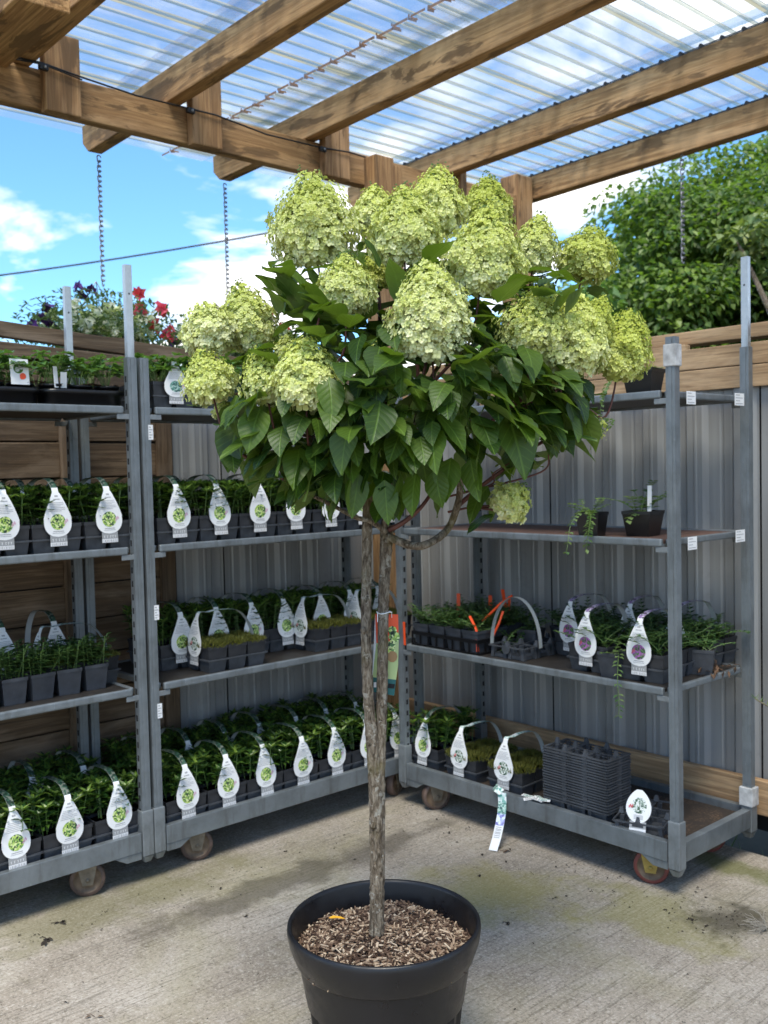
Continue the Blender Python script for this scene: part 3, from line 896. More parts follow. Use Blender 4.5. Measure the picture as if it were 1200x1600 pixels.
# ------------------------------------------------------------------ trolleys
# local frame: front edge along +x (0..1.42), depth along +y (0..0.55), front faces -y
def post_bm(h0, h1, sgn, fb):
    """folded channel, 40 x 34 mm, open towards the shelves; dark plates for the slot shade down the inner flange"""
    b = MB()
    b.box(-0.020, 0.020, -0.017, -0.0135, h0, h1)
    b.box(-0.007, 0.007, -0.0195, -0.0172, h0 + 0.14, h1 - 0.004)
    b.box(-0.020, -0.0165, -0.0135, 0.017, h0, h1)
    b.box(0.0165, 0.020, -0.0135, 0.017, h0, h1)
    b.box(-0.0165, -0.006, 0.0135, 0.017, h0, h1)
    b.box(0.006, 0.0165, 0.0135, 0.017, h0, h1)
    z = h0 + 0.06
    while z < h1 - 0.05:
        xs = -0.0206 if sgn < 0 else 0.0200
        b.box(xs, xs + 0.0006, -0.003, 0.010, z, z + 0.022, 1)  # dark plate laid on the flange as the shade inside a slot
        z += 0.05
    return b


def trolley(name, label, loc, rz, shelves, ext, wheels, tyre, hub, brk, board=None, wpos=(0.21, 0.15)):
    t = thing(name, label, 'plant trolley', loc, rz, 'galvanised plant trolleys')
    W, D = 1.42, 0.55
    for (px, py, s) in ((0.02, 0.02, 1), (W - 0.02, 0.02, -1), (0.02, D - 0.02, 1), (W - 0.02, D - 0.02, -1)):
        b = post_bm(0.10, 1.90, s, py < 0.1)
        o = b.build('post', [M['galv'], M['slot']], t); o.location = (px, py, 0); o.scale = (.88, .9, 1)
        b = MB(); b.box(-0.026, 0.026, -0.024, 0.024, 0.055, 0.225); b.frustum(0, 0, 0.03, 0.014, 0.0545, 0.024)
        q = b.build('socket', M['galv_light'], o, bevel=0.004)
        if (px, py) in ext or (round(px, 2), round(py, 2)) in [(round(a, 2), round(c, 2)) for a, c in ext]:
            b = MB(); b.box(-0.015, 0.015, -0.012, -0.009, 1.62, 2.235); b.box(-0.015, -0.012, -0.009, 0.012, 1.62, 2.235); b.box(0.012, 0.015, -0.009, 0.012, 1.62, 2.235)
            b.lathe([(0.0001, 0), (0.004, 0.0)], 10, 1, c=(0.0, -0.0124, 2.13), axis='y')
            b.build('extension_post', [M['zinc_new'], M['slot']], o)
    b = MB()
    b.box(0.047, W - 0.047, 0.0, 0.028, 0.077, 0.147)
    b.box(0.047, W - 0.047, D - 0.028, D, 0.077, 0.147)
    b.box(0.0, 0.030, 0.046, D - 0.046, 0.077, 0.147)
    b.box(W - 0.030, W, 0.046, D - 0.046, 0.077, 0.147)
    for xa, xb in ((0.047, 0.155), (W - 0.155, W - 0.047)):
        s0 = xa if xa < 0.1 else xb
        e0 = xb if xa < 0.1 else xa
        vs = [(s0, 0.003, 0.076), (e0, 0.003, 0.076), (s0 + (e0 - s0) * 0.55, 0.003, 0.048), (s0, 0.003, 0.048)]
        vs += [(x, 0.007, z) for x, _, z in vs]
        b.add(vs, [(0, 1, 2, 3), (7, 6, 5, 4), (0, 4, 5, 1), (1, 5, 6, 2), (2, 6, 7, 3), (3, 7, 4, 0)])
    b.build('base_frame', M['galv'], t, bevel=0.004)
    b = MB(); b.box(0.031, W - 0.031, 0.029, D - 0.029, 0.105, 0.119)
    b.build('deck', M['deck'], t)
    for (wx, wy, turn) in ((wpos[0], 0.062, wheels[0]), (W - wpos[1], 0.062, wheels[1]), (0.235, D - 0.08, 0.6), (W - 0.15, D - 0.08, 1.0)):
        c = bpy.data.objects.new('caster', None); scene.collection.objects.link(c); c.parent = t
        c.location = (wx, wy, FZ); c.rotation_euler = (0, 0, turn)
        b = MB()
        R = 0.063
        b.lathe([(R - 0.014, -0.017), (R - 0.003, -0.017), (R, -0.012), (R, 0.012), (R - 0.003, 0.017), (R - 0.014, 0.017)], 36, 0, c=(0, 0, R), axis='y')
        b.lathe([(0.0001, -0.013), (0.014, -0.019), (0.016, -0.013), (R - 0.018, -0.012), (R - 0.014, -0.017)], 36, 1, c=(0, 0, R), axis='y')
        b.lathe([(R - 0.014, 0.017), (R - 0.018, 0.012), (0.016, 0.013), (0.014, 0.019), (0.0001, 0.013)], 36, 1, c=(0, 0, R), axis='y')
        old = board is not None and wx < .3
        b.build('wheel', [M['tyre_brown'] if old else tyre, hub], c)
        b = MB()
        for sg in (-1, 1):
            y0 = sg * 0.024
            vs = [(-0.034, y0, 0.120), (0.034, y0, 0.120), (0.030, y0, 0.095), (0.018, y0, 0.044), (-0.018, y0, 0.044), (-0.030, y0, 0.095)]
            vs2 = [(x, y + 0.003 * sg, z) for x, y, z in vs]
            b.add(vs + vs2, [(0, 1, 2, 3, 4, 5), (11, 10, 9, 8, 7, 6)] + [(i, 6 + i, 6 + (i + 1) % 6, (i + 1) % 6) for i in range(6)])
            b.lathe([(0.0001, 0.006 * sg), (0.007, 0.005 * sg), (0.008, 0.0)], 10, 0, c=(0, y0 + 0.003 * sg, R), axis='y')
        b.box(-0.036, 0.036, -0.027, 0.027, 0.1175, 0.1215)
        b.build('bracket', M['bracket'] if old else brk, c)
    for i, z in enumerate(shelves):
        b = MB(); b.box(0.062, W - 0.062, 0.020, D - 0.020, z - 0.012, z)
        s = b.build('shelf', board[i] if board else M['board'], t)
        b = MB()
        for y0, y1 in ((0.002, 0.020), (D - 0.020, D - 0.002)):
            b.box(0.060, W - 0.060, y0, y1, z - 0.022, z + 0.006)
        for x0, x1 in ((0.042, 0.0615), (W - 0.0615, W - 0.042)):
            b.box(x0, x1, 0.03, D - 0.03, z - 0.02, z + 0.004)
        b.build('shelf_edge', M['galv'], s, bevel=0.007, seg=3)
        for x0, x1 in ((0.036, 0.085), (W - 0.085, W - 0.036)):
            for y0 in (0.006, D - 0.012):
                b = MB(); b.box(x0, x1, y0, y0 + 0.006, z - 0.042, z - 0.0225)
                b.build('shelf_hook', M['galv_light'], s, bevel=0.002)
    return t


def sticker(par, x, y, z, w, h, along='x', lines=4):
    b = MB()
    def q(a, c, z0, z1, off, mi):
        if along == 'x': b.add([(x + a, y - off, z0), (x + c, y - off, z0), (x + c, y - off, z1), (x + a, y - off, z1)], [(0, 1, 2, 3)], mi)
        else: b.add([(x + off, y + a, z0), (x + off, y + c, z0), (x + off, y + c, z1), (x + off, y + a, z1)], [(0, 1, 2, 3)], mi)
    q(0, w, z, z + h, 0.001, 0)
    for i in range(lines):
        zz = z + h * (0.85 - 0.7 * i / max(1, lines - 1))
        q(w * 0.1, w * (0.85 if i % 2 else 0.55), zz - h * 0.028, zz + h * 0.028, 0.0016, 1)
    b.build('sticker', [M['white'], M['ink']], par)


SH = [0.683, 1.203, 1.716]
tR = trolley('plant_trolley', 'galvanised trolley with red-rimmed wheel along the light grey fence', (-3.22, 2.962, 0), 0.0, SH, [(1.40, 0.53)], (1.1, 0.42), M['tyre_red'], M['hub_brown'], M['brass'], [M['board'], M['board_red'], M['board']], (0.17, 0.15))
tB = trolley('plant_trolley', 'galvanised trolley full of green six-packs running into the corner', (-3.258, 1.752, 0), PI / 2, SH, [], (-0.45, 0.4), M['tyre_brown'], M['hub_brown'], M['bracket'])
tA = trolley('plant_trolley', 'galvanised trolley cut by the left picture edge, strawberries on top', (-3.258, 0.323, 0), PI / 2, SH, [(1.40, 0.02), (1.40, 0.53)], (0.2, -0.42), M['tyre_brown'], M['hub_brown'], M['bracket'], None, (0.21, 0.235))
# the top shelf of the left trolley hangs from a diagonal bracket
for z, w in ((1.672, 0.035), (1.168, 0.03)):
    sticker(tR, 1.4216, 0.07, z, 0.06, 0.045, 'y'); sticker(tR, 1.4216, 0.40, z + 0.005, 0.07, 0.045, 'y')
for z in (1.60, 0.93, 0.56):
    sticker(tB, 0.026, 0.0026, z, 0.020, 0.055, 'x', 5)
b = MB(); b.box(-0.024, 0.024, -0.0205, 0.0205, 1.80, 1.875)
o = b.build('white_wrap', M['wrap'], tR, bevel=0.003); o.location = (1.40, 0.02, 0)
b = MB(); b.box(-0.0275, 0.0275, -0.0255, 0.0255, 0.155, 0.2265)
o = b.build('white_wrap', M['wrap'], tR, bevel=0.003); o.location = (1.40, 0.53, 0)


# ------------------------------------------------------------------ pots, trays, packs
def pot_bm(h, top, bot, wall=0.003, z0=0.0, lip=0.006):
    b = MB()
    b.frustum(0, 0, z0, bot, z0 + h - lip * 2, top - 0.002)
    b.frustum(0, 0, z0 + h - lip * 2, top, z0 + h, top, bottom=True)
    # rim top and inside
    T, I = top, top - wall
    vs = [(i * T, j * T, z0 + h) for i, j in ((-1, -1), (1, -1), (1, 1), (-1, 1))] + [(i * I, j * I, z0 + h) for i, j in ((-1, -1), (1, -1), (1, 1), (-1, 1))] + \
         [(i * I, j * I, z0 + h - 0.012) for i, j in ((-1, -1), (1, -1), (1, 1), (-1, 1))]
    b.add(vs, [(0, 1, 5, 4), (1, 2, 6, 5), (2, 3, 7, 6), (3, 0, 4, 7), (4, 5, 9, 8), (5, 6, 10, 9), (6, 7, 11, 10), (7, 4, 8, 11)])
    b.add(vs[8:12], [(0, 1, 2, 3)], 1)
    return b


def rosette_plant(seed, h=0.11, stems=8, spread=0.036, L=0.042, W=0.015):
    rng = random.Random(seed); b = MB()
    for s in range(stems):
        x, y = rng.uniform(-spread, spread), rng.uniform(-spread, spread)
        lean = Vector((x * 0.5 + rng.uniform(-.012, .012), y * 0.5 + rng.uniform(-.012, .012), 0))
        H = h * rng.uniform(0.6, 1.15)
        top = Vector((x, y, 0)) + lean + Vector((0, 0, H))
        b.tube([(x, y, 0), top], 0.0016, 4, 1, cap=False)
        for frac, cnt, tilt, sc in ((1.0, 7, 0.75, 1.0), (0.97, 4, 1.4, 0.6), (0.72, 6, 0.3, 1.0), (0.42, 5, 0.1, 0.9)):
            p = Vector((x, y, 0)).lerp(top, frac); a0 = rng.uniform(0, 6.28)
            for q in range(cnt):
                a = a0 + 2 * PI * q / cnt + rng.uniform(-.25, .25)
                d = Vector((math.cos(a), math.sin(a), tilt + rng.uniform(-.2, .2)))
                leafcard(b, p, d, Vector((0, 0, 1)), L * sc * rng.uniform(0.8, 1.15), W * rng.uniform(0.85, 1.15), 2 if frac > .9 and (sc < .7 or q % 2) and H > h * .8 else 0, 0.2, 1, 0.12)
    return b.mesh('foliage', [M['pachy'], M['stem_green'], M['pachy_tip']])


def narrow_plant(seed):
    rng = random.Random(seed); b = MB()
    for s in range(13):
        x, y = rng.uniform(-.036, .036), rng.uniform(-.036, .036)
        top = Vector((x * 1.7 + rng.uniform(-.02, .02), y * 1.7 + rng.uniform(-.02, .02), rng.uniform(0.06, 0.115)))
        b.tube([(x, y, 0), top], 0.0016, 4, 1, cap=False)
        nl = 15
        for q in range(nl):
            p = Vector((x, y, 0)).lerp(top, 0.12 + 0.88 * q / nl); a = q * 2.4
            leafcard(b, p, Vector((math.cos(a), math.sin(a), 0.35)), Vector((0, 0, 1)), rng.uniform(.030, .046), .0125, 0, 0.2, 1, 0.25)
    return b.mesh('foliage', [M['narrow'], M['stem_green']])


def moss_plant(seed, hang=False):
    rng = random.Random(seed); b = MB()
    for i in range(620):
        a, r = rng.uniform(0, 6.28), 0.056 * math.sqrt(rng.random())
        p = Vector((r * math.cos(a), r * math.sin(a), 0.018 * (1 - (r / 0.06) ** 2) - 0.004))
        d = Vector((p.x * 9 + rng.uniform(-.7, .7), p.y * 9 + rng.uniform(-.7, .7), 0.9))
        L = rng.uniform(.012, .028)
        if hang and r > 0.04 and rng.random() < 0.5: d.z = -0.8; L *= 2.0
        leafcard(b, p, d, rdir(rng), L, 0.0032, 0, 0.1)
    return b.mesh('foliage', [M['moss']])


def vine_plant(seed, n=9, reach=0.12, trail=0, mat='vinca', L=0.024, W=0.015, up=0.8, trail_len=0.25, tdir=(0, -1)):
    rng = random.Random(seed); b = MB()
    for s in range(n + trail):
        a = rng.uniform(0, 6.28)
        p = Vector((rng.uniform(-.025, .025), rng.uniform(-.025, .025), 0)); d = Vector((math.cos(a) * 0.7, math.sin(a) * 0.7, up * rng.uniform(.6, 1.4)))
        ln = reach * rng.uniform(0.6, 1.3); sag = 5.0
        if s >= n: d = Vector((tdir[0] + rng.uniform(-.5, .5), tdir[1] + rng.uniform(-.3, .3), 0.55)); ln = trail_len * rng.uniform(.7, 1.1); sag = 11.0
        pts = [p]; d.normalize(); step = 0.0185; k = int(ln / step)
        for q in range(max(3, k)):
            d = (d + Vector((rng.uniform(-.12, .12), rng.uniform(-.12, .12), -step * sag))).normalized()
            pts.append(pts[-1] + d * step)
        b.tube(pts, 0.0011, 4, 1, cap=False)
        for q in range(1, len(pts)):
            t = (pts[q] - pts[q - 1]).normalized(); sd_ = t.cross(Vector((0, 0, 1)))
            if sd_.length < .1: sd_ = Vector((1, 0, 0))
            for sg in (-1, 1):
                if q % 2 == 0 and rng.random() < .4: continue
                leafcard(b, pts[q], sd_.normalized() * sg + t * 0.6 + Vector((0, 0, rng.uniform(-.1, .4))), Vector((0, 0, 1)), L * rng.uniform(.6, 1.05), W * rng.uniform(1.0, 1.4), 0, 0.12, 1, 0.2)
    return b.mesh('foliage', [M[mat], M['stem_green']])


def strawberry_plant(seed, h=0.105, n=17, R=0.055):
    rng = random.Random(seed); b = MB()
    for s in range(n):
        a = rng.uniform(0, 6.28); r = rng.uniform(0.3, 1.0) * R
        p = Vector((r * .3 * math.cos(a), r * .3 * math.sin(a), 0))
        e = Vector((r * 1.3 * math.cos(a), r * 1.3 * math.sin(a), h * rng.uniform(.5, 1.1)))
        b.tube([p, p.lerp(e, .5) + Vector((0, 0, .012)), e], 0.0013, 4, 1, cap=False)
        for q in (-1.2, 0, 1.2):
            d = Vector((math.cos(a + q), math.sin(a + q), rng.uniform(-.1, .35)))
            leafcard(b, e, d, Vector((0, 0, 1)) + rdir(rng) * .2, rng.uniform(.032, .048), rng.uniform(.028, .040), 0, .18, 1, .2)
    for s in range(14):
        a = rng.uniform(0, 6.28); d = Vector((math.cos(a), math.sin(a), rng.uniform(-.2, .5)))
        leafcard(b, Vector((0.02 * math.cos(a), .02 * math.sin(a), .004)), d, Vector((0, 0, 1)), .035, .012, 2, .3)
    return b.mesh('foliage', [M['strawb'], M['stem_green'], M['dead']])


ME_POT = pot_bm(0.056, 0.0445, 0.040, z0=0.047).mesh('pot', [M['pot'], M['soil']])
PACHY = [rosette_plant(s, 0.11, 6 + s % 4) for s in (1, 2, 3, 4, 5, 6, 7, 8)]
PACHY_LOW = [rosette_plant(s, 0.085, 7) for s in (11, 12, 13)]
NARROW = [narrow_plant(s) for s in (1, 2, 3)]
MOSS = [moss_plant(s) for s in (1, 2, 3)] + [moss_plant(7, True)]
VINE = [vine_plant(s, 12, 0.12, 0, 'vinca', 0.024, 0.017) for s in (1, 2, 3)]
STRAW = [strawberry_plant(s) for s in (1, 2, 3, 4)]


def tray_bm(nx=2, ny=3, pit=0.0925, fingers=False):
    b = MB(); W, L = nx * pit, ny * pit
    z0, z1 = 0.046, 0.051
    # rim: outer border and the bars between the cells
    b.box(0, W, -0.002, 0.004, z0, z1 + 0.001); b.box(0, W, L - 0.004, L + 0.002, z0, z1 + 0.001)
    b.box(-0.002, 0.003, -0.002, L + 0.002, z0 + 0.0004, z1 + 0.0006); b.box(W - 0.003, W + 0.002, -0.002, L + 0.002, z0 + 0.0004, z1 + 0.0006)
    for i in range(1, nx): b.box(i * pit - 0.003, i * pit + 0.003, 0.004, L - 0.004, z0 + 0.001, z1)
    for j in range(1, ny): b.box(0.003, W - 0.003, j * pit - 0.003, j * pit + 0.003, z0 + 0.0014, z1 - 0.0004)
    for i in range(nx):
        for j in range(ny):
            cx, cy = (i + .5) * pit, (j + .5) * pit
            if not fingers: b.frustum(cx, cy, 0.0, 0.0345, z0, 0.0415)
            else:
                # open cell: four corner legs and a floor ring
                for sx in (-1, 1):
                    for sy in (-1, 1):
                        b.obox((cx + sx * .033, cy + sy * .033, .024), (.0075, 0, 0), (0, .0075, 0), (-sx * .002, -sy * .002, .0235))
                b.box(cx - .033, cx + .033, cy - .033, cy + .033, 0.0, 0.003)
                for sy in (-1, 1): b.box(cx - .034, cx + .034, cy + sy * .034 - .001, cy + sy * .034 + .001, 0.003, 0.016)
                for sx in (-1, 1): b.box(cx + sx * .034 - .001, cx + sx * .034 + .001, cy - .033, cy + .033, 0.003, 0.016)
    if fingers:
        for i in range(0, nx + 1):
            for j in range(0, ny + 1):
                if 0 < i < nx or 0 < j < ny:
                    cx, cy = min(max(i * pit, .008), W - .008), min(max(j * pit, .008), L - .008)
                    b.frustum(cx, cy, z1, .010, z1 + 0.022, .005, top=True)
    # tongue for the label
    b.disc((W / 2, -0.004, 0.040), (0.021, 0, 0), (0, 0, -0.018), 16)
    b.disc((W / 2, -0.0025, 0.040), (-0.021, 0, 0), (0, 0, -0.018), 16)
    return b


ME_TRAY = tray_bm().mesh('carry_tray', [M['tray']])
ME_TRAY_OPEN = tray_bm(fingers=True).mesh('carry_tray', [M['tray']])


def label_mesh(pic, strap, lean=0.0, apex=0.262, L=0.2775, yoff=-0.010, scrawl='pink', s0=0.058, back=True):
    """carry handle: a tear-shaped card in front that narrows into a strap over the plants to the back of the tray"""
    b = MB()
    z0, zt = 0.026, 0.212
    def front(z): return yoff + lean * (z - z0) + 0.25 * max(0, z - 0.16) ** 2 * 40 * 0.25
    def wid(z):
        # tear outline: round below, narrowing above
        t = (z - s0) / (zt - s0)
        if t < 0: return 0.0
        return 0.050 * (math.sin(PI * min(1, (t * 1.02) ** 0.62)) ** 0.72 if t < 0.42 else 1.0) * (1.0 if t < .42 else (1 - 0.74 * ((t - .42) / .58) ** 1.15))
    def sheet(zs, wf, mi, off):
        vs = []
        for z in zs:
            w = wf(z); y = front(z) - off
            vs += [(-w, y, z), (w, y, z)]
        b.add(vs, [(2 * i, 2 * i + 1, 2 * i + 3, 2 * i + 2) for i in range(len(zs) - 1)], mi)
    zs = [s0 + (zt - s0) * (i / 26) ** 1.25 for i in range(27)]
    sheet(zs, lambda z: max(.0005, wid(z)), 0, 0.0012)
    vs = []
    for z in zs: w = max(.0005, wid(z)); vs += [(w, front(z), z), (-w, front(z), z)]
    b.add(vs, [(2 * i, 2 * i + 1, 2 * i + 3, 2 * i + 2) for i in range(len(zs) - 1)], 1)
    # price strip and barcode
    sheet([z0 + 0.013, s0 + 0.006], lambda z: 0.0305, 3, 0.0005)
    sheet([z0, z0 + 0.013], lambda z: 0.0305, 4, 0.0005)
    for i in range(11):
        x = -0.026 + i * 0.0052 + (i % 3) * .0006
        b.add([(x, front(z0) - .001, z0 + .002), (x + .0016 + (i % 2) * .001, front(z0) - .001, z0 + .002), (x + .0016 + (i % 2) * .001, front(z0) - .001, z0 + .011), (x, front(z0) - .001, z0 + .011)], [(0, 1, 2, 3)], 2)
    for i, x in enumerate((-.022, -.011, .001, .010, .019)):
        zc = z0 + .021
        b.add([(x, front(zc) - .001, zc - .004), (x + .002, front(zc) - .001, zc - .004), (x + .002, front(zc) - .001, zc + .004), (x, front(zc) - .001, zc + .004)], [(0, 1, 2, 3)], 4)
        b.add([(x - .002, front(zc) - .001, zc + .003), (x + .004, front(zc) - .001, zc + .003), (x + .004, front(zc) - .001, zc + .0045), (x - .002, front(zc) - .001, zc + .0045)], [(0, 1, 2, 3)], 4)
    # picture
    zc = s0 + .052
    b.disc((0.000, front(zc) - .0018, zc), (.0275, 0, 0), (0, lean * .0275, .0275), 28, 5)
    # lines of text
    def line(z, x0, x1, hgt=.0011, mi=2):
        b.add([(x0, front(z - hgt) - .0018, z - hgt), (x1, front(z - hgt) - .0018, z - hgt), (x1, front(z + hgt) - .0018, z + hgt), (x0, front(z + hgt) - .0018, z + hgt)], [(0, 1, 2, 3)], mi)
    for i in range(6):
        z = zc + .038 + i * .0058; w = wid(z) * .80
        line(z, -w, w * (0.5 if i % 3 == 0 else .95), .0008)
    line(zc + .079, -.012, .012, .0016); line(zc + .090, -.006, .006, .003)
    line(zc - .033, -.019, .020, .0014); line(zc - .039, -.022, .022, .0008)
    px = .022 if scrawl == 'pink' else -.028
    for i in range(5):
        x = px + i * .0028; z = zc - .010 + (i % 2) * .006 + i * .002
        b.add([(x, front(z) - .0022, z), (x + .0035, front(z) - .0022, z + .003), (x + .003, front(z) - .0022, z + .010), (x - .001, front(z) - .0022, z + .006)], [(0, 1, 2, 3)], 6)
    # strap
    y1 = front(zt)
    ctrl = [(y1, zt), (y1 + .012, zt + .022), (y1 + .05, apex - .004), (y1 + .10, apex), (L - .08, apex - .012), (L - .03, apex - .06), (L - .005, apex - .12), (L + .002, .05)]
    pts = []
    for i in range(len(ctrl) - 1):
        p0, p1, p2, p3 = ctrl[max(0, i - 1)], ctrl[i], ctrl[i + 1], ctrl[min(len(ctrl) - 1, i + 2)]
        for q in range(5):
            t = q / 5
            pts.append(tuple(0.5 * (2 * p1[e] + (p2[e] - p0[e]) * t + (2 * p0[e] - 5 * p1[e] + 4 * p2[e] - p3[e]) * t * t + (3 * p1[e] - p0[e] - 3 * p2[e] + p3[e]) * t ** 3) for e in (0, 1)))
    pts.append(ctrl[-1])
    n = len(pts); vs = []
    for i, (y, z) in enumerate(pts):
        w = 0.0115; vs += [(-w, y, z), (w, y, z)]
    b.add(vs, [(2 * i, 2 * i + 1, 2 * i + 3, 2 * i + 2) for i in range(4)], 0)
    b.add(vs, [(2 * i, 2 * i + 1, 2 * i + 3, 2 * i + 2) for i in range(4, n - 1)], 7)
    vs2 = []
    for i, (y, z) in enumerate(pts):
        ty, tz = (pts[min(n - 1, i + 1)][0] - pts[max(0, i - 1)][0]), (pts[min(n - 1, i + 1)][1] - pts[max(0, i - 1)][1])
        l = math.hypot(ty, tz); ny, nz = tz / l * .0012, -ty / l * .0012
        vs2 += [(.0115, y + ny, z + nz), (-.0115, y + ny, z + nz)]
    b.add(vs2, [(2 * i, 2 * i + 1, 2 * i + 3, 2 * i + 2) for i in range(n - 1)], 1)
    return b.mesh('carry_label', [M['white'], M['card_back'], M['ink'], M['price'], M['bar'], M[pic], M['pink' if scrawl == 'pink' else 'redprint'], M[strap]])


LAB_GREEN = [label_mesh('pic_green', 'strap_green', l) for l in (0.05, -0.02, 0.10)]
LAB_MOSS = label_mesh('pic_white', 'strap_teal', 0.06, 0.235, scrawl='redprint')
LAB_PURPLE = [label_mesh('pic_purple', 'strap_purple', l, 0.25, scrawl='redprint') for l in (0.0, 0.10)]
LAB_TEAL = label_mesh('pic_teal', 'strap_teal', 0.0, 0.20)
LAB_CLEAR = label_mesh('pic_white', 'strap_clear', 0.0, 0.24, scrawl='redprint')


def make_pack(plants, lab, seed, label, group, npots=6, hang=None):
    rng = random.Random(seed)
    t = thing('plant_pack', label, 'plant pack', (0, 0, 0), 0, group)
    link_mesh('carry_tray', ME_TRAY, t, (-0.0925, 0, 0))
    if lab: link_mesh('carry_label', lab, t)
    for i in range(2):
        for j in range(3):
            p = link_mesh('pot', ME_POT, t, ((i - .5) * .0925, (j + .5) * .0925, 0))
            f = link_mesh('foliage', rng.choice(plants), p, (0, 0, 0.097), rng.choice((0, PI / 2, PI, -PI / 2)) + rng.uniform(-.5, .5))
        f.scale = (1, 1, rng.uniform(.78, 1.15))
    return t


G = 'packs of six glossy green plants with tear-shaped labels'
protos = [make_pack(PACHY, LAB_GREEN[i % 3], 40 + i, 'pack', G) for i in range(6)]
used = [False] * 6
cnt = [0]


def green_pack(x, y, z, rz, label):
    i = (cnt[0] * 5 + cnt[0] // 4) % 6; cnt[0] += 1
    jit = ((cnt[0] * 37) % 11 - 5) * 0.004
    if not used[i]:
        used[i] = True; o = protos[i]; o.location = (x, y, z); o.rotation_euler = (0, 0, rz + jit); o['label'] = label
        return o
    return dup(protos[i], (x, y, z), rz + jit, label, G)


XF = -3.288
ya = [1.06, 1.243, 1.43, 1.622]
yb = [1.908, 2.093, 2.278, 2.463, 2.65, 2.835, 3.02]
lev = {'bottom deck': 0.120, 'second shelf': 1.204}
for lv, z in lev.items():
    for tr, ys in (('left trolley', ya), ('corner trolley', yb)):
        for row, dx in (('front', 0.0), ('back', -0.288)):
            for i, y in enumerate(ys):
                if row == 'back' and tr == 'left trolley' and i == 0: continue
                nm = ORD[i if row == 'front' or tr == 'corner trolley' else i - 1]
                shelf = 'waist-high shelf' if z > 1 else 'bottom deck'
                green_pack(XF + dx, y, z, PI / 2, f'glossy green six-pack, {nm} from left, {row} row, {tr} {shelf}')
for i, y in enumerate([2.01, 2.187, 2.363, 2.54, 2.73, 2.915, 3.09]):
    green_pack(-3.475, y, 0.684, PI / 2, f'glossy green plant pack, {ORD[i]} from the post on the dim knee-high corner trolley shelf')
green_pack(-3.115, 3.015, 0.120, 0.0, 'glossy green plant pack at the left end of the right trolley deck')

# moss packs
GM = 'packs of yellow-green moss-like plants'
mp = make_pack(MOSS, LAB_MOSS, 71, 'moss pack beside the glossy green pack on the right trolley deck', GM)
mp.location = (-2.885, 3.010, 0.120)
m2 = dup(mp, (-2.635, 3.012, 0.120), 0.04, 'moss pack next to the tall stack of empty trays', GM)
m3 = dup(mp, (-3.425, 2.025, 0.684), PI, 'moss pack with arched mint strap, half out of its tray on the corner trolley', GM)
m3.location = (-3.31, 2.165, 0.684); m3.rotation_euler = (0, 0, PI * 0 - PI / 2 + PI)
m4 = dup(mp, (-3.32, 2.72, 0.684), PI, 'moss pack with arched mint strap nearest the hydrangea trunk, knee-high shelf', GM)
m5 = dup(mp, (-3.32, 3.06, 0.684), PI, 'moss pack in the dark corner behind the hydrangea trunk', GM)
m6 = dup(mp, (-3.50, 1.62, 0.684), PI, 'dark moss pack behind the post at the end of the left trolley shelf', GM)
for o, (x, y) in ((m3, (-3.385, 2.305)), (m4, (-3.42, 2.86)), (m5, (-3.42, 3.17)), (m6, (-3.52, 1.72))):
    # these lie along the shelf: label end to the left, strap arching to the right
    o.location = (x, y - 0.28, 0.684); o.rotation_euler = (0, 0, 0.0)

# purple-flower packs of trailing plants on the right trolley
GP = 'packs of trailing plants with purple flower labels'
pp = make_pack(VINE, LAB_PURPLE[0], 81, 'purple-label pack at the shelf front beside the empty carry tray', GP)
pp.location = (-2.225, 3.03, 0.684)
dup(pp, (-1.985, 3.02, 0.684), 0.06, 'purple-label pack at the shelf front, next to the right trolley post', GP)
dup(pp, (-2.45, 3.225, 0.684), -0.05, 'purple-label pack behind the empty carry tray', GP)
dup(pp, (-2.225, 3.315, 0.684), 0.03, 'purple-label pack in the back row, half covered by the front label', GP)
dup(pp, (-2.01, 3.305, 0.684), -0.04, 'purple-label pack in the back row nearest the right rear post', GP)

# empty trays
e = thing('empty_tray', 'empty grey carry tray with a clear arched strap, in the middle of the shelf', 'tray', (-2.62, 3.02, 0.684), 0.0)
link_mesh('carry_tray', ME_TRAY_OPEN, e, (-0.0925, 0, 0))
b = MB()
pts = []
for i in range(25):
    a = PI * i / 24
    pts.append((-0.0925 * 0 - 0.088 + 0.0, 0, 0))
arc = [(0.105 * -math.cos(PI * i / 24), 0.045 + 0.205 * math.sin(PI * i / 24)) for i in range(25)]
vs = []
for (ax, az) in arc: vs += [(ax, 0.02 + 0.3 * (ax + .105), az), (ax, 0.040 + 0.3 * (ax + .105), az)]
b.add(vs, [(2 * i, 2 * i + 1, 2 * i + 3, 2 * i + 2) for i in range(24)])
vs = [(x * 0.985, y, z - .002) for x, y, z in vs]
b.add(vs, [(2 * i + 1, 2 * i, 2 * i + 2, 2 * i + 3) for i in range(24)])
b.build('strap', M['strap_clear'], e)
e2 = thing('empty_tray', 'empty grey carry tray lying askew with its white label, right end of deck', 'tray', (-1.985, 2.992, 0.120), 0.32)
link_mesh('carry_tray', ME_TRAY_OPEN, e2, (-0.0925, 0, 0))
b = MB()


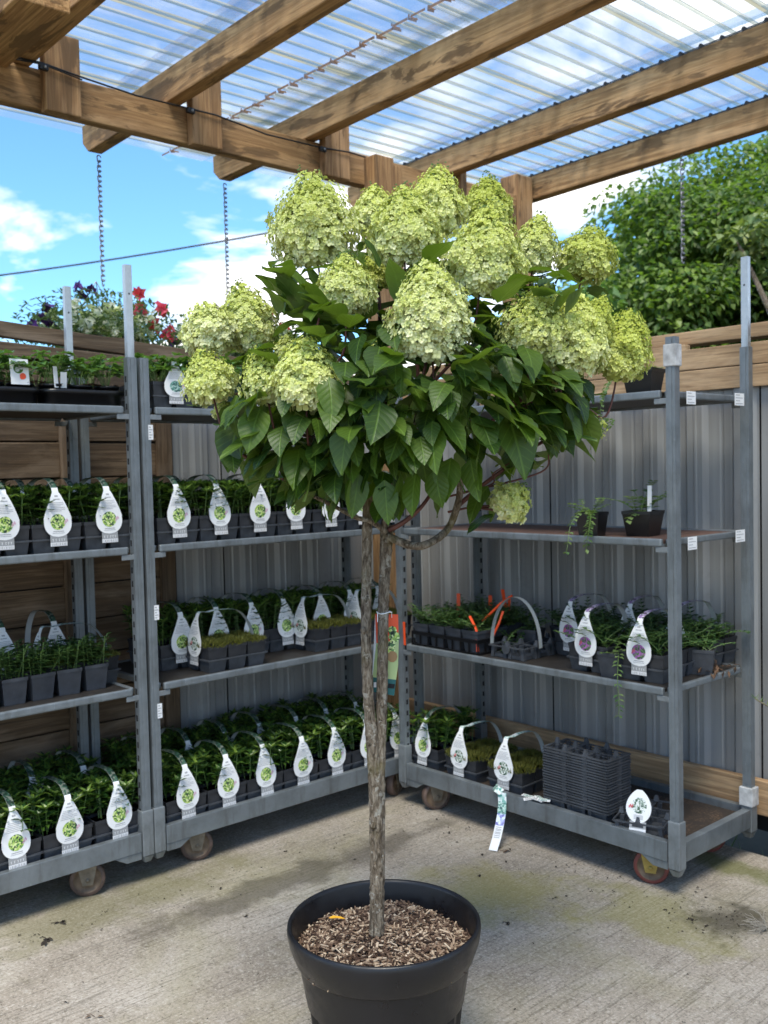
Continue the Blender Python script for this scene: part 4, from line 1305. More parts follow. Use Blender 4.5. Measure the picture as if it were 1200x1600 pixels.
def card_only(pic):
    """a cut-off tear label: card, picture, price strip"""
    b = MB(); z0, s0, zt = 0.022, 0.052, 0.165
    def f(z): return -0.008 + 0.28 * (z - z0)
    zs = [s0 + (zt - s0) * i / 20 for i in range(21)]
    def wd(z):
        t = (z - s0) / (zt - s0); return max(.001, 0.046 * math.sin(PI * min(1, max(0, t ** .85 * .97 + .01))) ** 0.6)
    for off, mi, sg in ((.001, 0, 1), (0, 1, -1)):
        vs = []
        for z in zs: vs += [(-wd(z) * sg, f(z) - off, z), (wd(z) * sg, f(z) - off, z)]
        b.add(vs, [(2 * i, 2 * i + 1, 2 * i + 3, 2 * i + 2) for i in range(20)], mi)
    for za, zb, mi in ((z0, z0 + .012, 4), (z0 + .012, s0 + .006, 3)):
        b.add([(-.03, f(za) - .0004, za), (.03, f(za) - .0004, za), (.03, f(zb) - .0004, zb), (-.03, f(zb) - .0004, zb)], [(0, 1, 2, 3)], mi)
    zc = .112
    b.disc((0.002, f(zc) - .0018, zc), (.027, 0, 0), (0, .28 * .027, .027), 26, 5)
    for i in range(4):
        z = zc - .034 - i * .004
        b.add([(-.016, f(z) - .0016, z), (.018, f(z) - .0016, z), (.018, f(z) - .0015, z + .0018), (-.016, f(z) - .0015, z + .0018)], [(0, 1, 2, 3)], 2)
    for i in range(4):
        x = -.036 + i * .004; z = zc - .012 + (i % 2) * .005
        b.add([(x, f(z) - .002, z), (x + .005, f(z) - .002, z + .002), (x + .004, f(z) - .0018, z + .011), (x, f(z) - .0018, z + .007)], [(0, 1, 2, 3)], 6)
    return b.mesh('label', [M['white'], M['card_back'], M['ink'], M['price'], M['bar'], M[pic], M['redprint']])


link_mesh('label', card_only('pic_white'), e2)

# stack of empty trays: each one by itself
ME_STK = tray_bm(2, 3, 0.0975, True)
# skirt band under the rim so that the nested rims read as a stack
ME_STK.box(-0.0055, 0.0, -0.003, 0.2955, 0.0455, 0.0505); ME_STK.box(0.195, 0.2005, -0.003, 0.2955, 0.0455, 0.0505)
ME_STK.box(0.0, 0.195, -0.0075, -0.0025, 0.0455, 0.0505); ME_STK.box(0.0, 0.195, 0.295, 0.300, 0.0455, 0.0505)
ME_STK = ME_STK.mesh('empty_tray', [M['tray']])
rng = random.Random(77)
NT_ = 20
for i in range(NT_):
    o = link_mesh('empty_tray', ME_STK, None, (-2.122 + rng.uniform(-.002, .002), 2.997 + rng.uniform(-.0015, .0015), 0.120 + i * 0.0104), PI / 2 + rng.uniform(-.006, .006)); o.scale = (0.76, 1, 1)
    tag(o, f'grey empty carry tray, {ORD[NT_ - 1 - i]} from the top of the tall stack', 'tray', 'stacked empty carry trays')

# loose pots on the left trolley's dim shelf
GL = 'single square pots of upright green plants'
ME_SQ = pot_bm(0.094, 0.046, 0.036).mesh('pot', [M['pot_grey'], M['soil']])


def single_pot(name, x, y, z, rz, pot, fol, label, group=None, cat='potted plant', zf=0.088, lean=0):
    t = thing(name, label, cat, (x, y, z), rz, group)
    link_mesh('pot', pot, t)
    if fol: link_mesh('foliage', fol, t, (0, 0, zf))
    return t


for i, y in enumerate([1.185, 1.285, 1.385, 1.49, 1.592]):
    single_pot('square_pot', -3.39 - 0.004 * i, y, 0.684, 0.08 * ((i * 7) % 3 - 1), ME_SQ, NARROW[i % 3],
               f'square slate pot of narrow green leaves, {ORD[i]} from the left in the front row', GL)
for i, y in enumerate([1.38, 1.48, 1.58]):
    single_pot('square_pot', -3.50, y, 0.684, 0.3 * i, ME_SQ, NARROW[(i + 1) % 3], f'square slate pot of narrow green leaves, {ORD[i]} from the left in the back row', GL)
for i, y in enumerate((1.36, 1.56)):
    o = tag(link_mesh('plant_label', LAB_GREEN[0], None, (-3.64, y, 0.684), PI / 2), f'pale tear-shaped label standing behind the loose pots, {("left", "right")[i]} one', 'label')

# ------------------------------------------------------------------ top shelves
def round_tray(n, seed):
    """shallow black shuttle tray, rounded ends, with round wells"""
    b = MB(); L = n * 0.105
    prof = [(0.050, 0.0), (0.053, 0.045), (0.064, 0.048), (0.064, 0.062), (0.055, 0.062), (0.052, 0.05)]
    N = 12
    vs = []
    for r, z in prof:
        for c, a0 in ((L / 2 - 0.055, -PI / 2), (-(L / 2 - 0.055), PI / 2)):
            for k in range(N + 1):
                a = a0 + PI * k / N; vs.append((c + r * math.cos(a), r * 1.15 * math.sin(a), z))
    m = 2 * (N + 1)
    b.add(vs, [(i * m + k, i * m + (k + 1) % m, (i + 1) * m + (k + 1) % m, (i + 1) * m + k) for i in range(len(prof) - 1) for k in range(m)], 0, None, True)
    b.add([v for v in vs[:m]], [tuple(range(m - 1, -1, -1))])
    return b


def strawberry_tray(y, n, label, seed, x=-3.375):
    t = thing('strawberry_tray', label, 'plant tray', (x, y, 1.717), PI / 2, 'trays of young strawberry plants')
    link_mesh('tray', round_tray(n, seed).mesh('tray', [M['black']]), t)
    rng = random.Random(seed)
    b = MB(); b.lathe([(0.034, 0.004), (0.043, 0.073), (0.046, 0.073), (0.046, 0.082), (0.042, 0.082), (0.042, 0.074)], 20); b.lathe([(0.042, 0.075), (0.0001, 0.078)], 20, 1)
    pm = b.mesh('pot', [M['black'], M['soil']])
    for i in range(n):
        p = link_mesh('pot', pm, t, ((i - (n - 1) / 2) * 0.105, 0, 0))
        link_mesh('foliage', rng.choice(STRAW), p, (0, 0, 0.078), rng.uniform(0, 6))
        p2 = link_mesh('pot', pm, t, ((i - (n - 1) / 2) * 0.105, 0.13, 0))
        link_mesh('foliage', rng.choice(STRAW), p2, (0, 0, 0.078), rng.uniform(0, 6))
    return t


strawberry_tray(1.57, 3, 'black tray of young strawberry plants beside the galvanised post', 5)
strawberry_tray(1.30, 2, 'black tray of strawberry plants with picture card at the left picture edge', 6)


def stake(name, x, y, z, rz, w, h, mat, label, cat, tilt=0.1, extra=None, pointed=False):
    b = MB()
    hw = w / 2
    b.add([(-hw, 0, 0), (hw, 0, 0), (hw, tilt * h, h), (-hw, tilt * h, h), (-hw, .001, 0), (hw, .001, 0), (hw, tilt * h + .001, h), (-hw, tilt * h + .001, h)],
          [(0, 1, 2, 3), (7, 6, 5, 4), (0, 4, 5, 1), (1, 5, 6, 2), (2, 6, 7, 3), (3, 7, 4, 0)])
    mats = [mat]
    if extra:
        mats = [mat, M['strawb'], M['petal_white'], M['red']]
        def dd(cx, cz, r, mi, off): b.disc((cx, tilt * cz - off, cz), (r, 0, 0), (0, tilt * r, r), 14, mi)
        dd(-.004, h * .62, .017, 1, .001); dd(.006, h * .70, .010, 2, .0016); dd(-.008, h * .58, .008, 2, .0016); dd(.010, h * .33, .011, 3, .0016); dd(.006, h * .28, .007, 3, .0018)
    o = b.build(name, mats); o.location = (x, y, z); o.rotation_euler = (0, 0, rz)
    return tag(o, label, cat)


stake('plant_card', -3.325, 1.335, 1.79, PI / 2, 0.064, 0.088, M['white'], 'white picture card showing a red strawberry, stuck in the left tray', 'plant card', 0.12, True)
stake('plant_marker', -3.33, 1.465, 1.785, PI / 2 + .3, 0.018, 0.075, M['white'], 'small white plant marker leaning among the strawberry leaves', 'plant marker', 0.08)
stake('plant_marker', -3.335, 1.492, 1.785, PI / 2 - .2, 0.022, 0.055, M['white'], 'short white plant marker behind the leaning one', 'plant marker', -0.2)

mt = make_pack(STRAW, LAB_TEAL, 91, 'pack of leafy plants with blue-green picture label on the top shelf', 'leafy packs on the top shelf')
[setattr(c_, 'scale', (1, 1, .78)) for c_ in mt.children if c_.name.startswith('carry_label')]
mt.location = (-3.29, 1.912, 1.717); mt.rotation_euler = (0, 0, PI / 2)
for i, y in enumerate((2.12, 2.31)):
    dup(mt, (-3.29, y, 1.717), PI / 2, f'leafy plant pack on the top shelf beside the hydrangea flowers, {ORD[i]} from its neighbour', 'leafy packs on the top shelf')

# right trolley: pots with trailing plants
GT = 'black pots with trailing variegated plants'
ME_RND = pot_bm(0.093, 0.058, 0.044).mesh('pot', [M['black'], M['soil']])
pA = single_pot('trailing_pot', -2.195, 3.03, 1.204, .2, pot_bm(0.09, 0.047, 0.036).mesh('pot', [M['black'], M['soil']]), vine_plant(41, 5, 0.10, 4, 'vinca_light', 0.024, 0.014, 0.5, 0.24), 'small black pot with pale trailing shoots on the bare shelf', GT)
pB = single_pot('trailing_pot', -2.045, 3.14, 1.204, .1, ME_RND, vine_plant(42, 9, 0.14, 1, 'vinca_light', 0.032, 0.020, 0.9, 0.14), 'wider black pot with leafy shoots and a white marker on the bare shelf', GT)
stake('plant_marker', -2.015, 3.135, 1.285, 0.2, 0.016, 0.105, M['white'], 'tall white marker standing in the wider black pot', 'plant marker', 0.05)
pC = single_pot('trailing_pot', -1.985, 3.06, 1.717, .15, ME_RND, vine_plant(43, 3, 0.07, 4, 'vinca_light', 0.022, 0.013, 0.2, 0.24, (-.6, -.7)), 'black pot with trailing shoots alone on the top shelf', GT)

# shelf 3 left: crate of little shrubs with red markers
cr_ = thing('plant_crate', 'black crate of small dark-leaved plants at the left end of the shelf', 'plant crate', (-3.15, 2.99, 0.684), 0.0)
b = MB()
W_, D_ = 0.40, 0.40
for z0, z1 in ((0.0, 0.010), (0.05, 0.065)):
    b.box(0, W_, 0, 0.006, z0, z1); b.box(0, W_, D_ - .006, D_, z0, z1); b.box(0, .006, .006, D_ - .006, z0, z1); b.box(W_ - .006, W_, .006, D_ - .006, z0, z1)
for i in range(9):
    x = i * (W_ - .006) / 8
    b.box(x, x + .006, .0005, .0055, .010, .05); b.box(x, x + .006, D_ - .0055, D_ - .0005, .010, .05)
    if 0 < i < 8: b.box(.0005, .0055, x, x + .006, .010, .05); b.box(W_ - .0055, W_ - .0005, x, x + .006, .010, .05)
b.box(.006, W_ - .006, .006, D_ - .006, .001, .005)
b.build('crate', M['black'], cr_)
SMALL = [vine_plant(s, 26, 0.095, 0, 'vinca', 0.022, 0.016, 0.9) for s in (61, 62, 63)]
TRAIL = vine_plant(64, 12, 0.09, 4, 'vinca', 0.022, 0.015, 0.9, 0.22)
q = 0
for i in range(4):
    for j in range(4):
        p = link_mesh('pot', ME_SQ, cr_, (0.052 + i * 0.099, 0.052 + j * 0.099, 0.006))
        link_mesh('foliage', TRAIL if (i, j) in ((3, 0), (2, 0)) else SMALL[q % 3], p, (0, 0, 0.088), q * 1.3); q += 1
cr2 = single_pot('trailing_pot', -2.67, 3.24, 0.684, 0.2, ME_SQ, TRAIL, 'dark trailing plant between the crate and the empty tray', 'dark trailing pots on the right trolley')
cr3 = single_pot('trailing_pot', -2.60, 3.38, 0.684, 1.2, ME_SQ, SMALL[1], 'dark small-leaved pot at the back, left of the purple-label packs', 'dark trailing pots on the right trolley')
single_pot('trailing_pot', -1.90, 3.30, 0.684, 2.0, ME_SQ, vine_plant(65, 12, 0.13, 3, 'vinca', 0.024, 0.016, 0.6, 0.2, (1, 0)), 'bushy trailing pot behind the front right trolley post', 'dark trailing pots on the right trolley')
fr = single_pot('trailing_pot', -2.105, 3.035, 0.684, 0.0, ME_SQ, vine_plant(66, 3, 0.08, 1, 'vinca_light', 0.024, 0.017, 0.4, 0.40, (0.9, -0.9)), 'pot with one long shoot hanging over the shelf front', 'dark trailing pots on the right trolley')
for i, (x, y, z, rz, h, tl, lb) in enumerate(((-3.178, 2.972, 0.682, 0.0, 0.105, -0.03, 'orange-red strip hooked over the crate beside the trolley post'),
                                              (-3.06, 3.20, 0.775, 0.3, 0.125, 0.05, 'thin red marker standing alone at the left of the crate'),
                                              (-2.98, 3.33, 0.80, 0.2, 0.085, 0.0, 'short red marker in the middle of the crate plants'),
                                              (-2.90, 3.35, 0.80, 0.1, 0.12, -0.25, 'red marker leaning to the left, tallest in the crate'),
                                              (-2.875, 3.33, 0.79, -0.2, 0.10, 0.1, 'red marker just right of the tallest leaning one'))):
    stake('plant_marker', x, y, z, rz, 0.018, h, M['red'], lb, 'plant marker', tl)
b = MB()
for p0, p1 in (((0, 0, 0), (-.06, -.03, -.15)), ((.05, 0, .07), (-.10, -.02, -.05)), ((-.10, -.10, -.02), (-.04, -.12, -.16))):
    p0, p1 = Vector(p0), Vector(p1); m_ = (p0 + p1) / 2 + Vector((.015, 0, .02))
    b.tube([p0, m_, p1], 0.006, 5)
o = b.build('plant_marker', M['red']); o.location = (-2.72, 3.12, 0.86)
tag(o, 'tangle of red plastic strips hanging among the dark leaves', 'plant marker')
# dead litter at the right end of the shelf
b = MB(); rng = random.Random(5)
for i in range(80):
    leafcard(b, Vector((rng.uniform(-.06, .08), rng.uniform(-.1, .1), rng.uniform(.002, .02))), rdir(rng), Vector((0, 0, 1)), .03, .012, 0, .2)
o = b.build('dead_leaves', M['dead']); o.location = (-1.91, 3.33, 0.688); tag(o, kind='stuff')

# ------------------------------------------------------------------ papers on the deck edge, strip hanging down
b = MB()
pts = [(-2.64, 3.0, 0.150), (-2.60, 2.975, 0.152), (-2.565, 2.952, 0.146), (-2.552, 2.944, 0.10), (-2.545, 2.93, 0.055), (-2.532, 2.90, 0.012), (-2.525, 2.88, 0.006)]
O_ = Vector((-2.55, 2.95, 0))
# the strip: printed panels one after another
wv = Vector((0.017, 0.006, 0))
P3 = [Vector(p) - O_ for p in [(-2.600, 2.955, 0.150), (-2.592, 2.948, 0.112), (-2.580, 2.928, 0.074), (-2.568, 2.900, 0.036), (-2.556, 2.868, -0.004), (-2.547, 2.835, -0.041)]]
cols = [0, 1, 2, 3, 3]
for i in range(5):
    b.add([P3[i] - wv, P3[i] + wv, P3[i + 1] + wv, P3[i + 1] - wv], [(0, 1, 2, 3)], cols[i])
for i, t_ in enumerate((.1, .25, .35, .5, .6, .75, .9)):
    a, c = P3[3].lerp(P3[4], t_), P3[3].lerp(P3[4], t_ + .06)
    up_ = Vector((0, -.0008, .0008))
    b.add([a - wv * .7 + up_, a + wv * .7 + up_, c + wv * .7 + up_, c - wv * .7 + up_], [(0, 1, 2, 3)], 4)
P4 = [Vector(p) - O_ for p in [(-2.600, 2.955, 0.1505), (-2.635, 2.960, 0.157), (-2.670, 2.990, 0.152)]]
w4 = Vector((0, 0.014, 0.008))
for i in range(2): b.add([P4[i] - w4, P4[i] + w4, P4[i + 1] + w4, P4[i + 1] - w4], [(0, 1, 2, 3)], (0, 1)[i])
o = b.build('label_strip', [M['strap_teal'], M['pic_teal'], print_mat('printed lilac', [(0.15, 0.15, 0.4), (0.3, 0.3, 0.65), (0.5, 0.6, 0.75), (0.75, 0.8, 0.85)], 90), M['white'], M['ink']])
o.location = O_; tag(o, 'printed label strip hanging off the deck edge towards the floor', 'label strip')
rng = random.Random(12)
for i, (x, y, a) in enumerate(((-2.50, 3.00, .2), (-2.47, 2.975, .8), (-2.445, 3.005, -.4), (-2.43, 2.972, .1), (-2.405, 2.980, .5))):
    b = MB(); b.box(-.026, .026, -.012, .012, 0, .0012); b.box(-.02, .014, -.009, -.002, .0013, .0017, 1); b.box(-.02, .02, .003, .008, .0013, .0017, 1)
    o = b.build('paper_label', [M['white'], M['ink'] if i % 2 else M['pic_teal']]); o.location = (x, y, 0.148 + .003 * i); o.rotation_euler = (rng.uniform(-.2, .2), rng.uniform(-.2, .2), a)
    tag(o, f'crumpled paper label on the deck edge beside the tray stack, {ORD[i]} from the left', 'paper label', 'loose paper labels on the deck edge')

# ------------------------------------------------------------------ the big pot
PC = Vector((-1.731, 1.531, -0.045))
pot = thing('plant_tub', 'large black plastic tub holding the hydrangea, in front', 'plant pot', PC)
b = MB()
N = 192
prof = [(0.150, 0.0), (0.155, 0.004), (0.165, 0.05), (0.196, 0.33), (0.199, 0.343), (0.212, 0.347), (0.2155, 0.353), (0.229, 0.390), (0.2335, 0.417), (0.2325, 0.428), (0.2290, 0.4325), (0.2235, 0.4310), (0.2215, 0.424), (0.214, 0.385), (0.19, 0.245)]
vs = []
for i, (r, z) in enumerate(prof):
    for kk in range(N):
        a = 2 * PI * kk / N
        rr = r
        if 0.02 < z < 0.335 and i < 5:
            ph = (kk % 12)
            rr = r - (0.011 if 1 <= ph < 8 else 0.005 if ph in (0, 8) else 0.0)
        vs.append((rr * math.cos(a), rr * math.sin(a), z))
b.add(vs, [(i * N + kk, i * N + (kk + 1) % N, (i + 1) * N + (kk + 1) % N, (i + 1) * N + kk) for i in range(4, len(prof) - 1) for kk in range(N)], 0, None, True)
b.add(vs[:5 * N], [(i * N + kk, i * N + (kk + 1) % N, (i + 1) * N + (kk + 1) % N, (i + 1) * N + kk) for i in range(4) for kk in range(N)], 0, None, False)
kt = NT('tub plastic', 0.34)
vt = kt.coords()
kt.col(kt.mix(kt.ramp(kt.noise(vt, 9, 7, 0.7), [(0.54, 0.0), (0.75, 0.22)]), (0.006, 0.006, 0.0075), (0.055, 0.05, 0.045)))
kt.link(kt.ramp(kt.noise(vt, 20, 6, 0.7), [(0.35, 0.26), (0.7, 0.55)]), kt.b.inputs['Roughness'])
kt.bump(kt.noise(vt, 160, 3), 0.06, 0.002)
o = b.build('tub', kt.m, pot)
b = MB()
rng = random.Random(8)
def mulch_z(x, y): return 0.383 + 0.016 * math.exp(-((x + .01) ** 2 + y * y) / .012) + 0.010 * math.sin(x * 23 + 1) * math.sin(y * 19 + 2) - 0.02 * max(0, (math.hypot(x, y) - .15) / .06)
nr, na = 14, 48
vs = [(0, 0, mulch_z(0, 0))]
for i in range(1, nr + 1):
    for kk in range(na):
        r = 0.2125 * i / nr; a = 2 * PI * kk / na; vs.append((r * math.cos(a), r * math.sin(a), mulch_z(r * math.cos(a), r * math.sin(a)) - .006))
fs = [(0, 1 + kk, 1 + (kk + 1) % na) for kk in range(na)]
for i in range(nr - 1):
    for kk in range(na):
        fs.append((1 + i * na + kk, 1 + (i + 1) * na + kk, 1 + (i + 1) * na + (kk + 1) % na, 1 + i * na + (kk + 1) % na))
b.add(vs, fs, 0)
b.build('soil', M['soil'], pot)
km = NT('bark mulch', 0.85, spec=0.2)
g_ = km.n('ShaderNodeNewGeometry')
km.col(km.ramp(g_.outputs['Random Per Island'], [(0.0, (0.03, 0.018, 0.013)), (0.35, (0.10, 0.06, 0.04)), (0.6, (0.22, 0.145, 0.095)), (0.85, (0.40, 0.30, 0.205)), (1.0, (0.58, 0.47, 0.34))]))
b = MB()
for i in range(6000):
    r, a = 0.2085 * math.sqrt(rng.random()), rng.uniform(0, 6.28)
    x, y = r * math.cos(a), r * math.sin(a)
    L = rng.uniform(0.003, 0.013) * (2.0 if rng.random() < .10 else 1); w = rng.uniform(.0009, .0028)
    d = Vector((rng.uniform(-1, 1), rng.uniform(-1, 1), rng.uniform(-.35, .35))).normalized(); s_ = d.cross(Vector((rng.uniform(-.4, .4), rng.uniform(-.4, .4), 1))).normalized(); n_ = d.cross(s_)
    b.obox((x, y, mulch_z(x, y) + rng.uniform(-.004, .007)), d * L, s_ * w, n_ * rng.uniform(.0005, .0014))
tag(b.build('wood_chips', km.m, pot), kind='stuff')
b = MB(); leafcard(b, Vector((0, 0, 0)), Vector((.7, .7, .08)), Vector((0, 0, 1)), .042, .016, 0, .3, 4, .2, True)
o = b.build('fallen_leaf', M['yellowleaf']); o.location = (PC.x - .158, PC.y - .045, 0.352)
tag(o, 'small yellow leaf lying on the wood chips in the black tub', 'leaf')

# ------------------------------------------------------------------ hydrangea standard
T0 = 2.33
TB = at(588, 1436, T0 + 0.0)
hyd = thing('hydrangea_tree', 'standard hydrangea with lime-green flower heads growing in the black tub', 'potted tree', (TB.x, TB.y, 0.33))
HO = Vector((TB.x, TB.y, 0.33))
def A(px, py, off=0.0): return at(px, py, T0 + off) - HO


rng = random.Random(17)


def smooth_path(ctrl, n=10):
    out = []
    for i in range(len(ctrl) - 1):
        p0, p1, p2, p3 = ctrl[max(0, i - 1)], ctrl[i], ctrl[i + 1], ctrl[min(len(ctrl) - 1, i + 2)]
        for q in range(n):
            t = q / n
            out.append(0.5 * (2 * p1 + (p2 - p0) * t + (2 * p0 - 5 * p1 + 4 * p2 - p3) * t * t + (3 * p1 - p0 - 3 * p2 + p3) * t ** 3))
    out.append(ctrl[-1]); return out


def stemtube(b, ctrl, rads, n=14, seg=12, jit=0.0, wob=0.0):
    P = smooth_path(ctrl, n); m = len(P)
    R = []
    for i in range(m):
        f = i / (m - 1) * (len(rads) - 1); a = int(min(f, len(rads) - 2)); R.append(rads[a] + (rads[a + 1] - rads[a]) * (f - a))
    R = [r * (1 + rng.uniform(-wob, wob)) for r in R]
    b.tube(P, R, seg, 0, True, jit, rng)
    return P


b = MB()
stemtube(b, [A(588, 1460), A(589, 1400), A(588, 1330), A(587, 1250), A(583, 1180), A(577, 1110), A(573, 1030), A(572, 940), A(573, 860), A(574, 775)],
         [.0180, .0172, .0162, .0165, .0150, .0135, .0128, .0124, .0120, .0115], 14, 14, 0.07, 0.05)
stemtube(b, [A(590, 1455, .004), A(591, 1380, .006), A(592, 1290, .008), A(593, 1200, .01), A(596, 1120, .012), A(598, 1030, .014), A(599, 950, .015), A(602, 880, .015), A(605, 820, .015)],
         [.0150, .0150, .0150, .0142, .0132, .0128, .0128, .0140, .0175], 14, 14, 0.07, 0.05)
for px, py, o_ in ((568, 985, -.012), (578, 1160, -.012), (607, 845, 0), (599, 1100, -.01), (584, 1290, -.016)):
    c = A(px, py, o_); b.tube([c - Vector((.004, 0, .008)), c, c + Vector((.003, 0, .008))], [.004, .008, .003], 8, 0, True, .2, rng)
b.build('trunk', M['bark'], hyd)

HEADS = [  # px, py of the centre, width, height (px), depth offset, lean, kind
    (490, 352, 142, 140, 0.02, -0.05, 'full'), (540, 450, 95, 88, -0.12, 0.05, 'full'), (586, 332, 74, 72, 0.20, 0.0, 'full'),
    (632, 362, 122, 118, -0.02, 0.0, 'full'), (680, 320, 106, 102, 0.12, 0.05, 'full'), (762, 322, 80, 82, 0.22, 0.05, 'green'),
    (757, 402, 130, 138, -0.06, 0.08, 'full'), (838, 384, 70, 84, 0.10, 0.15, 'full'), (918, 400, 92, 84, 0.16, 0.25, 'green'),
    (672, 495, 128, 148, -0.24, 0.02, 'white'), (838, 506, 122, 104, -0.12, 0.2, 'loose'), (890, 530, 124, 124, -0.08, 0.2, 'full'), (930, 500, 60, 66, 0.0, 0.3, 'green'),
    (972, 545, 92, 108, 0.06, 0.3, 'green'), (387, 500, 90, 100, 0.06, -0.25, 'full'), (326, 516, 88, 78, 0.0, -0.3, 'white'),
    (326, 592, 88, 84, -0.06, -0.35, 'loose'), (478, 590, 110, 112, -0.24, -0.1, 'full'), (412, 592, 72, 90, -0.18, -0.2, 'loose'),
    (585, 556, 62, 42, -0.15, 0.0, 'bud'), (590, 603, 30, 26, -0.22, 0.0, 'bud'), (798, 783, 66, 58, -0.05, 1.1, 'full'),
    (932, 668, 44, 46, 0.0, 0.5, 'bud'), (590, 425, 66, 56, 0.16, 0.0, 'green'), (818, 712, 30, 28, -0.05, 0.9, 'bud'),
    (350, 640, 40, 26, 0.05, -.2, 'loose'), (770, 572, 40, 30, 0.05, 0.1, 'loose'), (455, 548, 60, 50, 0.05, 0, 'loose'),
    (860, 592, 40, 34, 0.02, .2, 'loose'), (845, 462, 50, 50, .15, .1, 'loose')]


def head_mesh(w, h, kind, seed, axis):
    """panicle: four-sepalled florets packed over a blunt cone, creamy below, greener and smaller towards the tip"""
    rng = random.Random(seed); b = MB()
    ax = axis.normalized(); s1 = ax.orthogonal().normalized(); s2 = ax.cross(s1)
    R, Hh = w / 2, h
    big = {'full': 1.0, 'white': 1.12, 'green': .72, 'loose': .68, 'bud': .42}[kind]
    area = PI * R * math.hypot(R, Hh) * 1.15
    n = int(area / (0.000029 * big ** 1.3)) if kind != 'bud' else 70
    n = min(n, 2600)
    if kind == 'loose': n = int(n * .7)
    cone = rng.uniform(.16, .38) if kind != 'white' else .15
    core = int(n * .55)
    for i in range(n + core):
        inner = i >= n
        u = (i - n) / core if inner else i / n
        t = (u * .45 + rng.random() * .55) ** 1.12
        a = i * 2.39996 + rng.uniform(-.3, .3)
        prof_ = math.sin(PI * (.10 + .86 * t) ** .80) ** .58 * (1.0 if t < .35 else 1 - cone * (t - .35) / .65)
        lump = 1 + .13 * math.sin(3 * a + seed) * math.sin(5 * t * PI + seed * 2) + .08 * math.sin(7 * a + 11 * t)
        r = R * prof_ * lump * (rng.uniform(.35, .72) if inner else rng.uniform(.90, 1.05) if rng.random() < .72 else rng.uniform(.70, .90))
        if kind in ('loose', 'bud') and not inner: r *= rng.uniform(.78, 1.13)
        rad_ = s1 * math.cos(a) + s2 * math.sin(a)
        p = ax * (Hh * (t - .42)) + rad_ * r
        slope = (0.55 - 1.25 * (1 - t) * .55) + t * .6
        nrm = (rad_ + ax * slope + rdir(rng) * .42).normalized()
        L = .0070 * big ** .7 * (1.15 - .66 * t) * rng.uniform(.75, 1.2)
        if inner: L *= 1.9
        if rng.random() < .10 + .25 * t: L *= .55
        e1 = nrm.orthogonal().normalized(); q0 = rng.uniform(0, 6.28); e2 = nrm.cross(e1)
        tv = t * .62 + .06 + {'full': .05, 'white': -.12, 'green': .35, 'loose': .12, 'bud': .25}[kind]
        vs, uvs = [p - nrm * .0012], [(0.0, tv)]
        fs = []
        cup = rng.uniform(.05, .35)
        for q in range(4):
            an = q0 + q * PI / 2 + rng.uniform(-.12, .12)
            d = e1 * math.cos(an) + e2 * math.sin(an); sd_ = nrm.cross(d)
            bi = len(vs)
            vs += [p + d * L * .55 - sd_ * L * .50 + nrm * L * cup * .5, p + d * L * 1.02 - sd_ * L * .20 + nrm * L * cup, p + d * L * 1.02 + sd_ * L * .20 + nrm * L * cup, p + d * L * .55 + sd_ * L * .50 + nrm * L * cup * .5]
            uvs += [(.7, tv), (1, tv), (1, tv), (.7, tv)]
            fs.append((0, bi, bi + 1, bi + 2, bi + 3))
        b.add(vs, fs, 0, uvs)
    if kind in ('bud', 'loose', 'full', 'green'):
        # florets' stalks: a light skeleton, and little buds at the rim
        for i in range(26 if kind != 'full' else 14):
            t = rng.uniform(.0, .9); a = rng.uniform(0, 6.28)
            rad_ = s1 * math.cos(a) + s2 * math.sin(a)
            p0 = ax * (Hh * (t - .5)); p1 = ax * (Hh * (t - .36)) + rad_ * R * (1 - .75 * t) * rng.uniform(.8, 1.12)
            b.tube([p0, (p0 + p1) / 2 + ax * -.003, p1], .0008, 4, 1, cap=False)
        for i in range(60 if kind != 'bud' else 40):
            t = rng.uniform(.3, 1.04); a = rng.uniform(0, 6.28)
            rad_ = s1 * math.cos(a) + s2 * math.sin(a)
            p = ax * (Hh * (t - .40)) + rad_ * R * (1.06 - .85 * t) * rng.uniform(.85, 1.1)
            b.obox(p, (.0015, .0004, 0), (0, .0015, .0003), (.0003, 0, .0015), 1)
    return b.mesh('flower_head', [M['sepal'], M['stem_green']])


OUT = [(335, 620), (352, 745), (400, 770), (440, 800), (500, 818), (560, 812), (600, 822), (640, 815), (690, 815), (720, 840), (780, 815), (800, 770), (845, 735), (890, 715), (935, 720), (932, 640), (905, 560), (890, 470), (845, 440), (800, 480), (740, 480), (690, 430), (630, 425), (560, 430), (520, 500), (485, 430), (440, 445), (425, 500), (400, 540), (360, 600)]


def inside(x, y):
    c = False; j = len(OUT) - 1
    for i in range(len(OUT)):
        (xi, yi), (xj, yj) = OUT[i], OUT[j]
        if (yi > y) != (yj > y) and x < (xj - xi) * (y - yi) / (yj - yi) + xi: c = not c
        j = i
    return c



crown0 = A(590, 800)
tipsL = A(574, 780); tipsR = A(606, 822, .015)
LB = MB()          # all leaves: one part


